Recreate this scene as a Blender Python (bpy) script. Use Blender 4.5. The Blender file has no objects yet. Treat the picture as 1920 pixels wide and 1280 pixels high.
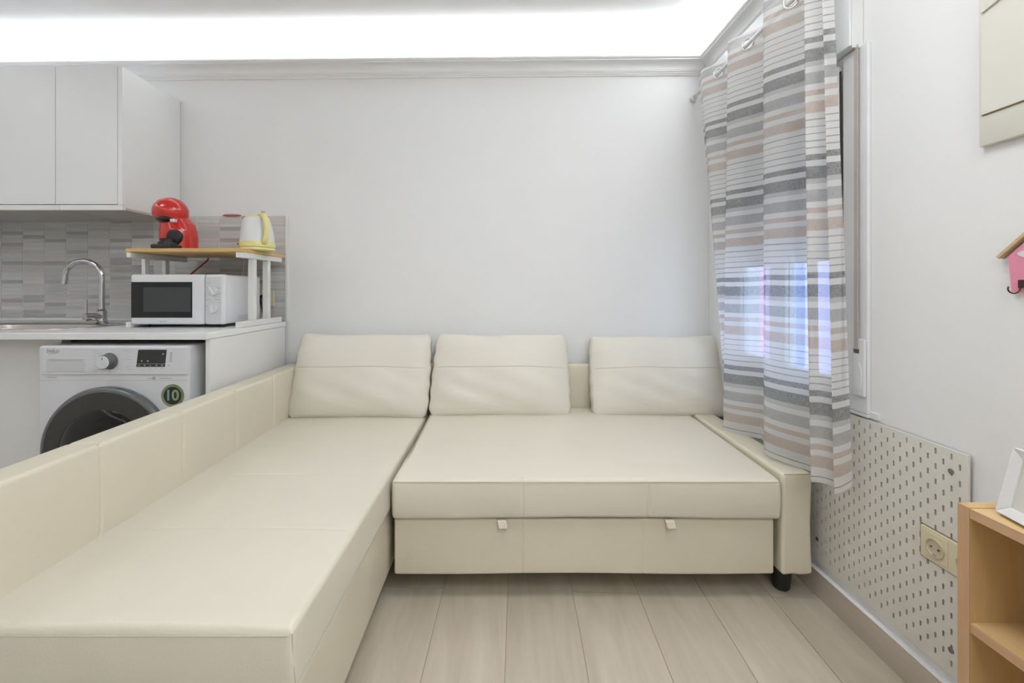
import bpy, bmesh, math, random
from mathutils import Vector, Matrix
random.seed(7)
sc = bpy.context.scene
C = sc.collection

# ------------------------------------------------------------------ camera, world, lights, exposure
F = 806.0                       # focal length in pixels of the 1920 px frame
CAMH = 1.07
cam = bpy.data.cameras.new('camera'); camo = bpy.data.objects.new('camera', cam); C.objects.link(camo)
camo.location = (0, 0, CAMH); camo.rotation_euler = (math.radians(90), 0, 0)
cam.sensor_width = 36; cam.lens = F / 1920 * 36
cam.shift_x = 20 / 1920; cam.shift_y = -98 / 1920
cam.clip_start = 0.02; cam.clip_end = 100
sc.camera = camo

w = bpy.data.worlds.new('world'); sc.world = w; w.use_nodes = True
bg = w.node_tree.nodes['Background']; bg.inputs[0].default_value = (0.62, 0.78, 1.0, 1); bg.inputs[1].default_value = 4.4

XR, XL, YF = 1.12, -3.2, -1.7   # right wall, left wall, wall behind the camera
HC = 2.42                       # ceiling
def yw(x): return 2.32 + (1.12 - x) * 0.0184     # back wall (not quite square to the room)
WA = math.atan(0.0184)

def area(name, loc, rot, sx, sy, power, col=(1, 1, 1)):
    l = bpy.data.lights.new(name, 'AREA'); l.shape = 'RECTANGLE'; l.size = sx; l.size_y = sy
    l.energy = power; l.color = col
    o = bpy.data.objects.new(name, l); C.objects.link(o); o.location = loc; o.rotation_euler = rot
    return o
WARM = (0.96, 0.985, 1.02)
UP = math.pi
# LED strips lying in the trough of the cornice, shining up at the ceiling
area('led_strip', ((XR + XL) / 2, yw((XR + XL) / 2) - 0.045, 2.272), (UP, 0, -WA), 4.2, 0.02, 10.5, WARM)
area('led_strip', (XR - 0.045, (2.3 + YF) / 2, 2.272), (UP, 0, 0), 0.02, 3.9, 21, WARM)
area('led_strip', (XL + 0.045, (2.3 + YF) / 2, 2.272), (UP, 0, 0), 0.02, 3.9, 8, WARM)
area('led_strip', ((XR + XL) / 2, YF + 0.045, 2.272), (UP, 0, 0), 4.2, 0.02, 14, WARM)
# unseen ceiling lights, added as fill for the sofa, kitchen and front faces
area('ceiling_fill', (0.25, 0.85, HC - 0.03), (0, 0, 0), 0.7, 0.5, 10, WARM)
area('ceiling_fill', (-2.1, 0.9, HC - 0.03), (0, 0, 0), 0.5, 0.5, 5, WARM)
area('ceiling_fill', (0.45, -0.5, HC - 0.03), (0, 0, 0), 0.8, 0.6, 13, WARM)

sc.view_settings.view_transform = 'Standard'; sc.view_settings.look = 'None'
sc.view_settings.exposure = 0.05; sc.view_settings.gamma = 1.0; sc.view_settings.use_curve_mapping = False

# ------------------------------------------------------------------ materials
def mat(name, col, rough=0.5, metal=0.0, spec=0.5, coat=0.0, bump=None, noise=None, emis=None, aniso=None):
    """bump=(scale, strength, (sx,sy,sz)); noise=(scale, amount, (sx,sy,sz)) varies the colour"""
    m = bpy.data.materials.new(name); m.use_nodes = True
    nt = m.node_tree; b = nt.nodes['Principled BSDF']
    b.inputs['Base Color'].default_value = (*col, 1); b.inputs['Roughness'].default_value = rough
    b.inputs['Metallic'].default_value = metal; b.inputs['Specular IOR Level'].default_value = spec
    b.inputs['Coat Weight'].default_value = coat
    def texmap(s):
        tc = nt.nodes.new('ShaderNodeTexCoord'); mp = nt.nodes.new('ShaderNodeMapping')
        mp.inputs['Scale'].default_value = s; nt.links.new(tc.outputs['Object'], mp.inputs[0]); return mp
    if noise:
        mp = texmap(noise[2] if len(noise) > 2 else (1, 1, 1))
        n = nt.nodes.new('ShaderNodeTexNoise'); n.inputs['Scale'].default_value = noise[0]; n.inputs['Detail'].default_value = 4
        nt.links.new(mp.outputs[0], n.inputs[0])
        r = nt.nodes.new('ShaderNodeValToRGB'); k = noise[1]
        r.color_ramp.elements[0].position = 0.3; r.color_ramp.elements[1].position = 0.7
        r.color_ramp.elements[0].color = (*[c * (1 - k) for c in col], 1)
        r.color_ramp.elements[1].color = (*[min(1, c * (1 + k)) for c in col], 1)
        nt.links.new(n.outputs[0], r.inputs[0]); nt.links.new(r.outputs[0], b.inputs['Base Color'])
    if bump:
        mp = texmap(bump[2] if len(bump) > 2 else (1, 1, 1))
        n = nt.nodes.new('ShaderNodeTexNoise'); n.inputs['Scale'].default_value = bump[0]; n.inputs['Detail'].default_value = 5
        nt.links.new(mp.outputs[0], n.inputs[0])
        bp = nt.nodes.new('ShaderNodeBump'); bp.inputs['Strength'].default_value = bump[1]; bp.inputs['Distance'].default_value = 0.01
        nt.links.new(n.outputs[0], bp.inputs['Height']); nt.links.new(bp.outputs[0], b.inputs['Normal'])
    if emis:
        b.inputs['Emission Color'].default_value = (*emis[0], 1); b.inputs['Emission Strength'].default_value = emis[1]
    return m

def random_tone(m, amount, hue=None):
    """vary the base colour from object to object"""
    nt = m.node_tree; b = nt.nodes['Principled BSDF']; oi = nt.nodes.new('ShaderNodeObjectInfo')
    mr = nt.nodes.new('ShaderNodeMapRange'); mr.inputs['To Min'].default_value = 1 - amount; mr.inputs['To Max'].default_value = 1 + amount
    nt.links.new(oi.outputs['Random'], mr.inputs[0])
    hs = nt.nodes.new('ShaderNodeHueSaturation')
    l = b.inputs['Base Color'].links
    if l: nt.links.new(l[0].from_socket, hs.inputs['Color'])
    else: hs.inputs['Color'].default_value = b.inputs['Base Color'].default_value
    nt.links.new(mr.outputs[0], hs.inputs['Value']); nt.links.new(hs.outputs[0], b.inputs['Base Color'])
    return m

M = {}
M['wall'] = mat('wall_paint', (0.855, 0.855, 0.85), 0.75, bump=(60, 0.04), noise=(1.2, 0.01))
M['ceiling'] = mat('ceiling_paint', (0.78, 0.78, 0.78), 0.85, bump=(30, 0.02))
M['trim'] = mat('cornice_paint', (0.90, 0.90, 0.90), 0.6, bump=(40, 0.02))
M['leather'] = mat('cream_leather', (0.755, 0.700, 0.565), 0.38, spec=0.4, bump=(220, 0.10), noise=(3, 0.02))
M['leather_side'] = mat('cream_leather_soft', (0.745, 0.685, 0.545), 0.40, spec=0.35, bump=(220, 0.10), noise=(3, 0.03))
def wrinkled(name, col, s, st):
    m = mat(name, col, 0.42, spec=0.4, noise=(3, 0.02))
    nt = m.node_tree; b = nt.nodes['Principled BSDF']
    tc = nt.nodes.new('ShaderNodeTexCoord')
    n1 = nt.nodes.new('ShaderNodeTexNoise'); n1.inputs['Scale'].default_value = 200
    n2 = nt.nodes.new('ShaderNodeTexNoise'); n2.inputs['Scale'].default_value = s; n2.inputs['Detail'].default_value = 2; n2.inputs['Distortion'].default_value = 0.8
    mp = nt.nodes.new('ShaderNodeMapping'); mp.inputs['Rotation'].default_value = (0, 0.7, 0); mp.inputs['Scale'].default_value = (0.6, 1, 2.0)
    nt.links.new(tc.outputs['Object'], mp.inputs[0]); nt.links.new(mp.outputs[0], n2.inputs[0]); nt.links.new(tc.outputs['Object'], n1.inputs[0])
    b1 = nt.nodes.new('ShaderNodeBump'); b1.inputs['Strength'].default_value = 0.08; b1.inputs['Distance'].default_value = 0.01
    b2 = nt.nodes.new('ShaderNodeBump'); b2.inputs['Strength'].default_value = st; b2.inputs['Distance'].default_value = 0.05
    nt.links.new(n1.outputs[0], b1.inputs['Height']); nt.links.new(n2.outputs[0], b2.inputs['Height'])
    nt.links.new(b1.outputs[0], b2.inputs['Normal']); nt.links.new(b2.outputs[0], b.inputs['Normal'])
    return m
M['pillow'] = wrinkled('pillow_leather', (0.785, 0.745, 0.65), 4, 0.12)
M['seat_leather'] = wrinkled('seat_leather', (0.755, 0.705, 0.59), 5, 0.05)
M['seam'] = mat('seam_thread', (0.60, 0.55, 0.43), 0.6)
M['black'] = mat('black_plastic', (0.012, 0.012, 0.013), 0.35, bump=(80, 0.02))
M['dark'] = mat('dark_gasket', (0.05, 0.045, 0.04), 0.6)
M['cab'] = mat('white_laminate', (0.84, 0.84, 0.83), 0.38, noise=(2, 0.008))
M['cab_low'] = mat('ivory_laminate', (0.83, 0.825, 0.80), 0.4, noise=(2, 0.008))
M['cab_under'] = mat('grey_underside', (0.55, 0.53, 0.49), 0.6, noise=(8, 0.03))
M['worktop'] = mat('white_worktop', (0.86, 0.86, 0.85), 0.3, noise=(3, 0.01))
M['grout'] = mat('tile_grout', (0.78, 0.77, 0.75), 0.85, bump=(90, 0.1))
M['steel'] = mat('brushed_steel', (0.62, 0.58, 0.55), 0.22, metal=1.0, bump=(8, 0.03, (1, 20, 1)))
M['chrome'] = mat('chrome', (0.62, 0.62, 0.63), 0.12, metal=1.0, noise=(5, 0.02))
M['white_plastic'] = mat('white_plastic', (0.78, 0.785, 0.80), 0.3, noise=(4, 0.006))
M['white_enamel'] = mat('white_enamel', (0.74, 0.745, 0.765), 0.3, noise=(4, 0.006))
M['panel_grey'] = mat('pale_control_panel', (0.66, 0.665, 0.68), 0.4, noise=(4, 0.006))
M['mark'] = mat('grey_print', (0.42, 0.42, 0.44), 0.6)
M['mark_soft'] = mat('pale_print', (0.55, 0.55, 0.57), 0.6)
M['mark_dark'] = mat('dark_print', (0.10, 0.10, 0.11), 0.5)
M['door_grey'] = mat('smoked_door_ring', (0.050, 0.047, 0.043), 0.35, spec=0.4, noise=(120, 0.15))
M['door_edge'] = mat('door_edge_grey', (0.16, 0.165, 0.17), 0.25, metal=0.3)
M['door_glass'] = mat('door_glass', (0.012, 0.011, 0.010), 0.12, spec=0.35, noise=(6, 0.3))
M['display'] = mat('dark_display', (0.035, 0.036, 0.038), 0.35, noise=(60, 0.2))
M['display_lit'] = mat('display_symbols', (0.5, 0.5, 0.5), 0.5)
M['mw_window'] = mat('microwave_window_mesh', (0.05, 0.055, 0.055), 0.35, noise=(400, 0.3))
M['mw_black'] = mat('microwave_window_black', (0.012, 0.012, 0.013), 0.25)
M['red'] = mat('glossy_red_plastic', (0.62, 0.022, 0.016), 0.16, coat=0.5, noise=(4, 0.03))
M['red_cord'] = mat('red_cord', (0.45, 0.02, 0.02), 0.4)
M['yellow'] = mat('pale_yellow_plastic', (0.83, 0.77, 0.34), 0.35, noise=(6, 0.02))
M['shelf_wood'] = mat('bamboo_board', (0.72, 0.47, 0.18), 0.4, noise=(10, 0.10, (1, 12, 12)))
M['rack_white'] = mat('rack_white_paint', (0.79, 0.79, 0.77), 0.45, noise=(4, 0.006))
M['beige'] = mat('beige_socket_plastic', (0.74, 0.66, 0.47), 0.35, noise=(4, 0.01))
M['cream_box'] = mat('cream_panel_plastic', (0.74, 0.725, 0.64), 0.4, noise=(4, 0.008))
M['pvc'] = mat('white_pvc', (0.78, 0.79, 0.80), 0.3, noise=(4, 0.006))
M['strap'] = mat('shutter_strap', (0.50, 0.44, 0.38), 0.8, bump=(200, 0.3))
M['shutter'] = mat('roller_shutter_pvc', (0.70, 0.70, 0.69), 0.5, noise=(4, 0.01))
M['peg'] = mat('white_pegboard_steel', (0.74, 0.725, 0.66), 0.4, noise=(4, 0.006))
M['peg_back'] = mat('board_cut_edge', (0.38, 0.26, 0.15), 0.7)
M['pink'] = mat('pink_painted_wood', (0.80, 0.30, 0.42), 0.6, noise=(8, 0.04), bump=(60, 0.1))
M['house_roof'] = mat('pale_wood_roof', (0.62, 0.46, 0.27), 0.55, noise=(14, 0.12, (1, 2, 8)))
M['bronze'] = mat('dark_hook_metal', (0.10, 0.04, 0.035), 0.4, metal=0.6)
M['white_paint'] = mat('white_paint', (0.76, 0.76, 0.75), 0.5, noise=(6, 0.02), bump=(80, 0.1))
M['frame_mat'] = mat('frame_mat_board', (0.70, 0.69, 0.62), 0.8, noise=(12, 0.01))
M['ring'] = mat('silver_eyelet', (0.72, 0.71, 0.68), 0.2, metal=0.9)
M['screw'] = mat('dull_screw', (0.20, 0.20, 0.20), 0.45, metal=0.6)
M['rod'] = mat('white_rod', (0.76, 0.755, 0.74), 0.35)
M['out_pink'] = mat('outdoor_pink', (0.75, 0.42, 0.60), 0.8, noise=(3, 0.05))
M['out_blue'] = mat('outdoor_blue', (0.38, 0.56, 0.80), 0.8, noise=(3, 0.05))
M['out_lilac'] = mat('outdoor_lilac', (0.60, 0.56, 0.80), 0.8, noise=(3, 0.05))
M['out_wall'] = mat('outdoor_wall', (0.68, 0.74, 0.86), 0.9, bump=(30, 0.3), noise=(3, 0.03))

def wood(name, ca, cb, axis_scale, rough=0.45, knots=False):
    m = mat(name, ca, rough); nt = m.node_tree; b = nt.nodes['Principled BSDF']
    tc = nt.nodes.new('ShaderNodeTexCoord'); mp = nt.nodes.new('ShaderNodeMapping'); mp.inputs['Scale'].default_value = axis_scale
    oi = nt.nodes.new('ShaderNodeObjectInfo'); ad = nt.nodes.new('ShaderNodeVectorMath'); ad.operation = 'ADD'
    sc_ = nt.nodes.new('ShaderNodeMath'); sc_.operation = 'MULTIPLY'; sc_.inputs[1].default_value = 37.0
    nt.links.new(oi.outputs['Random'], sc_.inputs[0]); nt.links.new(tc.outputs['Object'], ad.inputs[0]); nt.links.new(sc_.outputs[0], ad.inputs[1])
    nt.links.new(ad.outputs[0], mp.inputs[0])
    n = nt.nodes.new('ShaderNodeTexNoise'); n.inputs['Scale'].default_value = 3; n.inputs['Detail'].default_value = 8; n.inputs['Roughness'].default_value = 0.65; n.inputs['Distortion'].default_value = 0.6
    nt.links.new(mp.outputs[0], n.inputs[0])
    r = nt.nodes.new('ShaderNodeValToRGB'); r.color_ramp.elements[0].position = 0.32; r.color_ramp.elements[1].position = 0.68
    r.color_ramp.elements[0].color = (*ca, 1); r.color_ramp.elements[1].color = (*cb, 1)
    nt.links.new(n.outputs[0], r.inputs[0]); nt.links.new(r.outputs[0], b.inputs['Base Color'])
    bp = nt.nodes.new('ShaderNodeBump'); bp.inputs['Strength'].default_value = 0.05; bp.inputs['Distance'].default_value = 0.01
    nt.links.new(n.outputs[0], bp.inputs['Height']); nt.links.new(bp.outputs[0], b.inputs['Normal'])
    return m
M['plank'] = random_tone(wood('wood_look_tile', (0.52, 0.453, 0.355), (0.645, 0.573, 0.465), (5, 0.7, 1), 0.38), 0.05)
M['floor_grout'] = mat('floor_grout', (0.46, 0.37, 0.26), 0.85, noise=(40, 0.05))
M['skirting'] = wood('wood_look_skirting', (0.50, 0.425, 0.35), (0.60, 0.53, 0.45), (1, 0.7, 5), 0.4)
M['oak'] = wood('oak_veneer', (0.60, 0.385, 0.165), (0.70, 0.47, 0.22), (9, 9, 1.0), 0.45)
M['oak_flat'] = wood('oak_veneer_flat', (0.62, 0.41, 0.18), (0.72, 0.50, 0.25), (9, 1.0, 9), 0.45)
M['oak_edge'] = wood('oak_edging', (0.56, 0.34, 0.185), (0.64, 0.41, 0.24), (12, 12, 1.5), 0.5)
M['oak_edge_flat'] = wood('oak_edging_flat', (0.56, 0.34, 0.185), (0.64, 0.41, 0.24), (12, 1.5, 12), 0.5)

def tile_mat(name, ca, cb):
    m = wood(name, ca, cb, (3, 3, 25), 0.32); return random_tone(m, 0.06)
TILES = [tile_mat('tile_grey', (0.60, 0.60, 0.585), (0.68, 0.68, 0.66)), tile_mat('tile_mid', (0.53, 0.53, 0.515), (0.60, 0.60, 0.585)),
         tile_mat('tile_dark', (0.38, 0.38, 0.375), (0.47, 0.47, 0.46)), tile_mat('tile_rose', (0.60, 0.55, 0.54), (0.66, 0.615, 0.60))]

# glass
mg = bpy.data.materials.new('window_glass'); mg.use_nodes = True
gb = mg.node_tree.nodes['Principled BSDF']; gb.inputs['Transmission Weight'].default_value = 1; gb.inputs['Roughness'].default_value = 0.0; gb.inputs['IOR'].default_value = 1.1
gb.inputs['Base Color'].default_value = (0.95, 0.97, 1, 1)
M['glass'] = mg

# curtain
def curtain_material():
    m = bpy.data.materials.new('striped_sheer_linen'); m.use_nodes = True
    nt = m.node_tree; nt.nodes.clear(); L = nt.links.new
    out = nt.nodes.new('ShaderNodeOutputMaterial'); uv = nt.nodes.new('ShaderNodeUVMap'); uv.uv_map = 'UVMap'
    sep = nt.nodes.new('ShaderNodeSeparateXYZ'); L(uv.outputs[0], sep.inputs[0])
    # uv: u = metres along the width, v = metres above the hem
    P = 0.3757
    sub = nt.nodes.new('ShaderNodeMath'); sub.operation = 'SUBTRACT'; sub.inputs[0].default_value = 0.048 + 0.6452 * P ; L(sep.outputs[1], sub.inputs[1])
    # t = fraction down the pattern: 0 = top of the dark stripe
    add = nt.nodes.new('ShaderNodeMath'); add.operation = 'ADD'; add.inputs[1].default_value = 10 * P; L(sub.outputs[0], add.inputs[0])
    wob = nt.nodes.new('ShaderNodeTexNoise'); wob.inputs['Scale'].default_value = 60
    wm = nt.nodes.new('ShaderNodeMapping'); wm.inputs['Scale'].default_value = (0.15, 1, 1); L(uv.outputs[0], wm.inputs[0]); L(wm.outputs[0], wob.inputs[0])
    wma = nt.nodes.new('ShaderNodeMath'); wma.operation = 'MULTIPLY_ADD'; wma.inputs[1].default_value = 0.002; L(wob.outputs[0], wma.inputs[0]); L(add.outputs[0], wma.inputs[2])
    div = nt.nodes.new('ShaderNodeMath'); div.operation = 'DIVIDE'; div.inputs[1].default_value = P; L(wma.outputs[0], div.inputs[0])
    fr = nt.nodes.new('ShaderNodeMath'); fr.operation = 'FRACT'; L(div.outputs[0], fr.inputs[0])
    ramp = nt.nodes.new('ShaderNodeValToRGB'); cr = ramp.color_ramp; cr.interpolation = 'CONSTANT'
    W = (0.90, 0.895, 0.88, 1); DK = (0.21, 0.212, 0.215, 1); LG = (0.62, 0.62, 0.615, 1); GR = (0.47, 0.47, 0.47, 1); TN = (0.64, 0.525, 0.45, 1); LN = (0.40, 0.39, 0.38, 1)
    stops = [(0.0, DK), (0.048, W), (0.100, DK), (0.205, LG), (0.247, W), (0.300, GR), (0.400, W), (0.452, TN), (0.500, W), (0.550, TN), (0.645, W)]
    for c in (0.703, 0.764, 0.822, 0.882, 0.942): stops += [(c - 0.005, LN), (c + 0.005, W)]
    while len(cr.elements) > 1: cr.elements.remove(cr.elements[0])
    cr.elements[0].position = 0; cr.elements[0].color = stops[0][1]
    for p, c in stops[1:]:
        e = cr.elements.new(p); e.color = c
    L(fr.outputs[0], ramp.inputs[0])
    # woven threads: white warp shows through the dyed weft
    def thread(sx, sy, scale):
        mp = nt.nodes.new('ShaderNodeMapping'); mp.inputs['Scale'].default_value = (sx, sy, 1); L(uv.outputs[0], mp.inputs[0])
        n = nt.nodes.new('ShaderNodeTexNoise'); n.inputs['Scale'].default_value = scale; n.inputs['Detail'].default_value = 3; L(mp.outputs[0], n.inputs[0]); return n
    na = thread(1, 12, 60); nb = thread(12, 1.0, 60)
    mx = nt.nodes.new('ShaderNodeMath'); mx.operation = 'ADD'; L(na.outputs[0], mx.inputs[0]); L(nb.outputs[0], mx.inputs[1])
    mr = nt.nodes.new('ShaderNodeMapRange'); mr.inputs['From Min'].default_value = 0.75; mr.inputs['From Max'].default_value = 1.25; mr.inputs['To Min'].default_value = 0.0; mr.inputs['To Max'].default_value = 0.45
    L(mx.outputs[0], mr.inputs[0])
    mix = nt.nodes.new('ShaderNodeMix'); mix.data_type = 'RGBA'; L(mr.outputs[0], mix.inputs[0]); L(ramp.outputs[0], mix.inputs[6]); mix.inputs[7].default_value = W
    # hem: plain white turn-up with a stitch line, heading: sand coloured band
    hem = nt.nodes.new('ShaderNodeMath'); hem.operation = 'LESS_THAN'; hem.inputs[1].default_value = 0.031; L(sep.outputs[1], hem.inputs[0])
    mix2 = nt.nodes.new('ShaderNodeMix'); mix2.data_type = 'RGBA'; L(hem.outputs[0], mix2.inputs[0]); L(mix.outputs[2], mix2.inputs[6]); mix2.inputs[7].default_value = W
    st = nt.nodes.new('ShaderNodeMath'); st.operation = 'COMPARE'; st.inputs[1].default_value = 0.018; st.inputs[2].default_value = 0.0016; L(sep.outputs[1], st.inputs[0])
    mix3 = nt.nodes.new('ShaderNodeMix'); mix3.data_type = 'RGBA'; L(st.outputs[0], mix3.inputs[0]); L(mix2.outputs[2], mix3.inputs[6]); mix3.inputs[7].default_value = (0.40, 0.36, 0.34, 1)
    col = mix3.outputs[2]
    d = nt.nodes.new('ShaderNodeBsdfDiffuse'); t = nt.nodes.new('ShaderNodeBsdfTranslucent'); tr = nt.nodes.new('ShaderNodeBsdfTransparent')
    bp = nt.nodes.new('ShaderNodeBump'); bp.inputs['Strength'].default_value = 0.15; bp.inputs['Distance'].default_value = 0.003; L(mx.outputs[0], bp.inputs['Height'])
    L(bp.outputs[0], d.inputs['Normal'])
    L(col, d.inputs[0]); L(col, t.inputs[0])
    a = nt.nodes.new('ShaderNodeMixShader'); a.inputs[0].default_value = 0.45; L(d.outputs[0], a.inputs[1]); L(t.outputs[0], a.inputs[2])
    b = nt.nodes.new('ShaderNodeMixShader'); b.inputs[0].default_value = 0.22; L(a.outputs[0], b.inputs[1]); L(tr.outputs[0], b.inputs[2])
    L(b.outputs[0], out.inputs[0])
    return m
M['curtain'] = curtain_material()

# ------------------------------------------------------------------ helpers
def thing(name, label, cat, loc, group=None, kind=None):
    o = bpy.data.objects.new(name, None); C.objects.link(o); o.location = loc; o.empty_display_size = 0.05
    if label: o['label'] = label
    if cat: o['category'] = cat
    if group: o['group'] = group
    if kind: o['kind'] = kind
    return o
def origin(p):
    v = Vector((0, 0, 0))
    while p is not None: v += p.location; p = p.parent
    return v
def tag(o, label=None, cat=None, group=None, kind=None):
    if label: o['label'] = label
    if cat: o['category'] = cat
    if group: o['group'] = group
    if kind: o['kind'] = kind
    return o
def obj(name, bm, m, parent=None, smooth=False, bevel=0, seg=2, loc=None, label=None):
    """links a bmesh (in world coordinates) as one object"""
    if loc is None: loc = Vector((0, 0, 0))
    o_ = origin(parent) + Vector(loc)
    bmesh.ops.translate(bm, verts=bm.verts, vec=-o_)
    bmesh.ops.recalc_face_normals(bm, faces=bm.faces)
    me = bpy.data.meshes.new(name); bm.to_mesh(me); bm.free()
    for mm in (m if isinstance(m, (list, tuple)) else [m]): me.materials.append(mm)
    if smooth:
        for p in me.polygons: p.use_smooth = True
    o = bpy.data.objects.new(name, me); C.objects.link(o); o.location = loc
    if parent: o.parent = parent
    if bevel:
        b = o.modifiers.new('bevel', 'BEVEL'); b.width = bevel; b.segments = seg; b.limit_method = 'ANGLE'; b.angle_limit = math.radians(40)
        for p in me.polygons: p.use_smooth = False
    if label: o['label'] = label
    return o
def smooth_by_angle(o, deg=35):
    me = o.data
    for p in me.polygons: p.use_smooth = True
    bm = bmesh.new(); bm.from_mesh(me)
    for e in bm.edges:
        if len(e.link_faces) == 2 and e.calc_face_angle(0) > math.radians(deg): e.smooth = False
    bm.to_mesh(me); bm.free(); return o
def box(bm, x0, x1, y0, y1, z0, z1, mi=0):
    vs = [bm.verts.new((x, y, z)) for z in (z0, z1) for y in (y0, y1) for x in (x0, x1)]
    for f in ((0, 1, 3, 2), (4, 6, 7, 5), (0, 4, 5, 1), (2, 3, 7, 6), (0, 2, 6, 4), (1, 5, 7, 3)):
        ff = bm.faces.new([vs[i] for i in f]); ff.material_index = mi
    return vs
def BOX(*a):
    bm = bmesh.new(); box(bm, *a); return bm
def prism(bm, pts, axis, a, b):
    """pts 2-D polygon extruded along axis ('x': pts are (y,z); 'y': (x,z); 'z': (x,y))"""
    def P(p, t):
        return {'x': (t, p[0], p[1]), 'y': (p[0], t, p[1]), 'z': (p[0], p[1], t)}[axis]
    va = [bm.verts.new(P(p, a)) for p in pts]; vb = [bm.verts.new(P(p, b)) for p in pts]
    bm.faces.new(va); bm.faces.new(vb[::-1]); n = len(pts)
    for i in range(n): bm.faces.new((va[i], va[(i + 1) % n], vb[(i + 1) % n], vb[i]))
def tube(bm, pts, r, seg=12, cap=True):
    pts = [Vector(p) for p in pts]; rings = []; n = len(pts)
    up = None
    for i, p in enumerate(pts):
        t = (pts[min(i + 1, n - 1)] - pts[max(i - 1, 0)]).normalized()
        if up is None:
            up = Vector((0, 0, 1)) if abs(t.z) < 0.9 else Vector((1, 0, 0))
            up = (up - t * up.dot(t)).normalized()
        else: up = (up - t * up.dot(t)).normalized()
        s = t.cross(up); rr = r[i] if isinstance(r, (list, tuple)) else r
        rings.append([bm.verts.new(p + (up * math.cos(a) + s * math.sin(a)) * rr) for a in [2 * math.pi * k / seg for k in range(seg)]])
    for i in range(n - 1):
        for k in range(seg): bm.faces.new((rings[i][k], rings[i][(k + 1) % seg], rings[i + 1][(k + 1) % seg], rings[i + 1][k]))
    if cap: bm.faces.new(rings[0]); bm.faces.new(rings[-1][::-1])
def lathe(bm, prof, c, axis='z', seg=40, sx=1.0, sy=1.0):
    """prof: list of (radius, height) ; open ends are capped"""
    rings = []
    for r, h in prof:
        ring = []
        for k in range(seg):
            a = 2 * math.pi * k / seg; u, v = r * sx * math.cos(a), r * sy * math.sin(a)
            p = {'z': (u, v, h), 'y': (u, h, v), 'x': (h, u, v)}[axis]
            ring.append(bm.verts.new(Vector(c) + Vector(p)))
        rings.append(ring)
    for i in range(len(rings) - 1):
        for k in range(seg): bm.faces.new((rings[i][k], rings[i][(k + 1) % seg], rings[i + 1][(k + 1) % seg], rings[i + 1][k]))
    bm.faces.new(rings[0]); bm.faces.new(rings[-1][::-1])
def torus(bm, c, n, R, r, seg=28, ts=10, sy=1.0):
    n = Vector(n).normalized(); a = n.orthogonal().normalized(); b = n.cross(a); rings = []
    for i in range(seg):
        t = 2 * math.pi * i / seg; d = a * math.cos(t) + b * math.sin(t)
        rings.append([bm.verts.new(Vector(c) + d * (R + r * math.cos(q)) + n * r * sy * math.sin(q)) for q in [2 * math.pi * k / ts for k in range(ts)]])
    for i in range(seg):
        for k in range(ts): bm.faces.new((rings[i][k], rings[i][(k + 1) % ts], rings[(i + 1) % seg][(k + 1) % ts], rings[(i + 1) % seg][k]))
def lines(a, b, step, extra=(), r=0.0):
    """coordinates from a to b, refined at the rounded ends and at the extra (seam) positions"""
    n = max(1, round((b - a) / step)); L = [a + (b - a) * i / n for i in range(n + 1)]
    for k in range(1, 6): L += [a + r * k / 5, b - r * k / 5]
    for e in extra:
        L += [e + d for d in (-0.010, -0.006, -0.003, -0.0015, 0, 0.0015, 0.003, 0.006, 0.010)]
    L = sorted(x for x in L if a - 1e-9 <= x <= b + 1e-9); out = [L[0]]
    for x in L[1:]:
        if x - out[-1] > 8e-4: out.append(x)
    out[-1] = b
    return out
def soft_box(bm, x0, x1, y0, y1, z0, z1, r, step=0.03, fn=None, ex=(), ey=(), ez=()):
    """box with rounded edges on a fine grid; fn(co, normal) may move each vertex"""
    X, Y, Z = lines(x0, x1, step, ex, r), lines(y0, y1, step, ey, r), lines(z0, z1, step, ez, r)
    cache = {}
    def V(i, j, k):
        key = (i, j, k)
        if key in cache: return cache[key]
        p = Vector((X[i], Y[j], Z[k]))
        q = Vector((min(max(p.x, x0 + r), x1 - r), min(max(p.y, y0 + r), y1 - r), min(max(p.z, z0 + r), z1 - r)))
        d = p - q; n = d.normalized() if d.length > 1e-9 else Vector((0, 0, 1))
        co = q + n * r if d.length > 1e-9 else p
        if fn: co = fn(co.copy(), n)
        cache[key] = bm.verts.new(co); return cache[key]
    a, b, c = len(X) - 1, len(Y) - 1, len(Z) - 1
    for i in range(a):
        for j in range(b):
            for k in (0, c): bm.faces.new((V(i, j, k), V(i + 1, j, k), V(i + 1, j + 1, k), V(i, j + 1, k)))
    for i in range(a):
        for k in range(c):
            for j in (0, b): bm.faces.new((V(i, j, k), V(i + 1, j, k), V(i + 1, j, k + 1), V(i, j, k + 1)))
    for j in range(b):
        for k in range(c):
            for i in (0, a): bm.faces.new((V(i, j, k), V(i, j + 1, k), V(i, j + 1, k + 1), V(i, j, k + 1)))
def groove(t, seams, depth=0.0022, wd=0.0030):
    return sum(depth * math.exp(-((t - s) / wd) ** 2) for s in seams)
def text_mesh(name, s, size, loc, rot, m, parent, extrude=0.0004, bold=0):
    cu = bpy.data.curves.new(name, 'FONT'); cu.body = s; cu.size = size; cu.extrude = extrude; cu.align_x = 'CENTER'; cu.align_y = 'CENTER'; cu.offset = bold
    t = bpy.data.objects.new('tmp', cu); C.objects.link(t)
    dg = bpy.context.evaluated_depsgraph_get(); me = bpy.data.meshes.new_from_object(t.evaluated_get(dg)); bpy.data.objects.remove(t)
    me.transform(Matrix.Translation(Vector(loc) - origin(parent)) @ rot.to_matrix().to_4x4()); me.name = name
    me.materials.clear(); me.materials.append(m)
    o = bpy.data.objects.new(name, me); C.objects.link(o); o.parent = parent; return o
from mathutils import Euler
FACE_CAM = Euler((math.radians(90), 0, 0))

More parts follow.
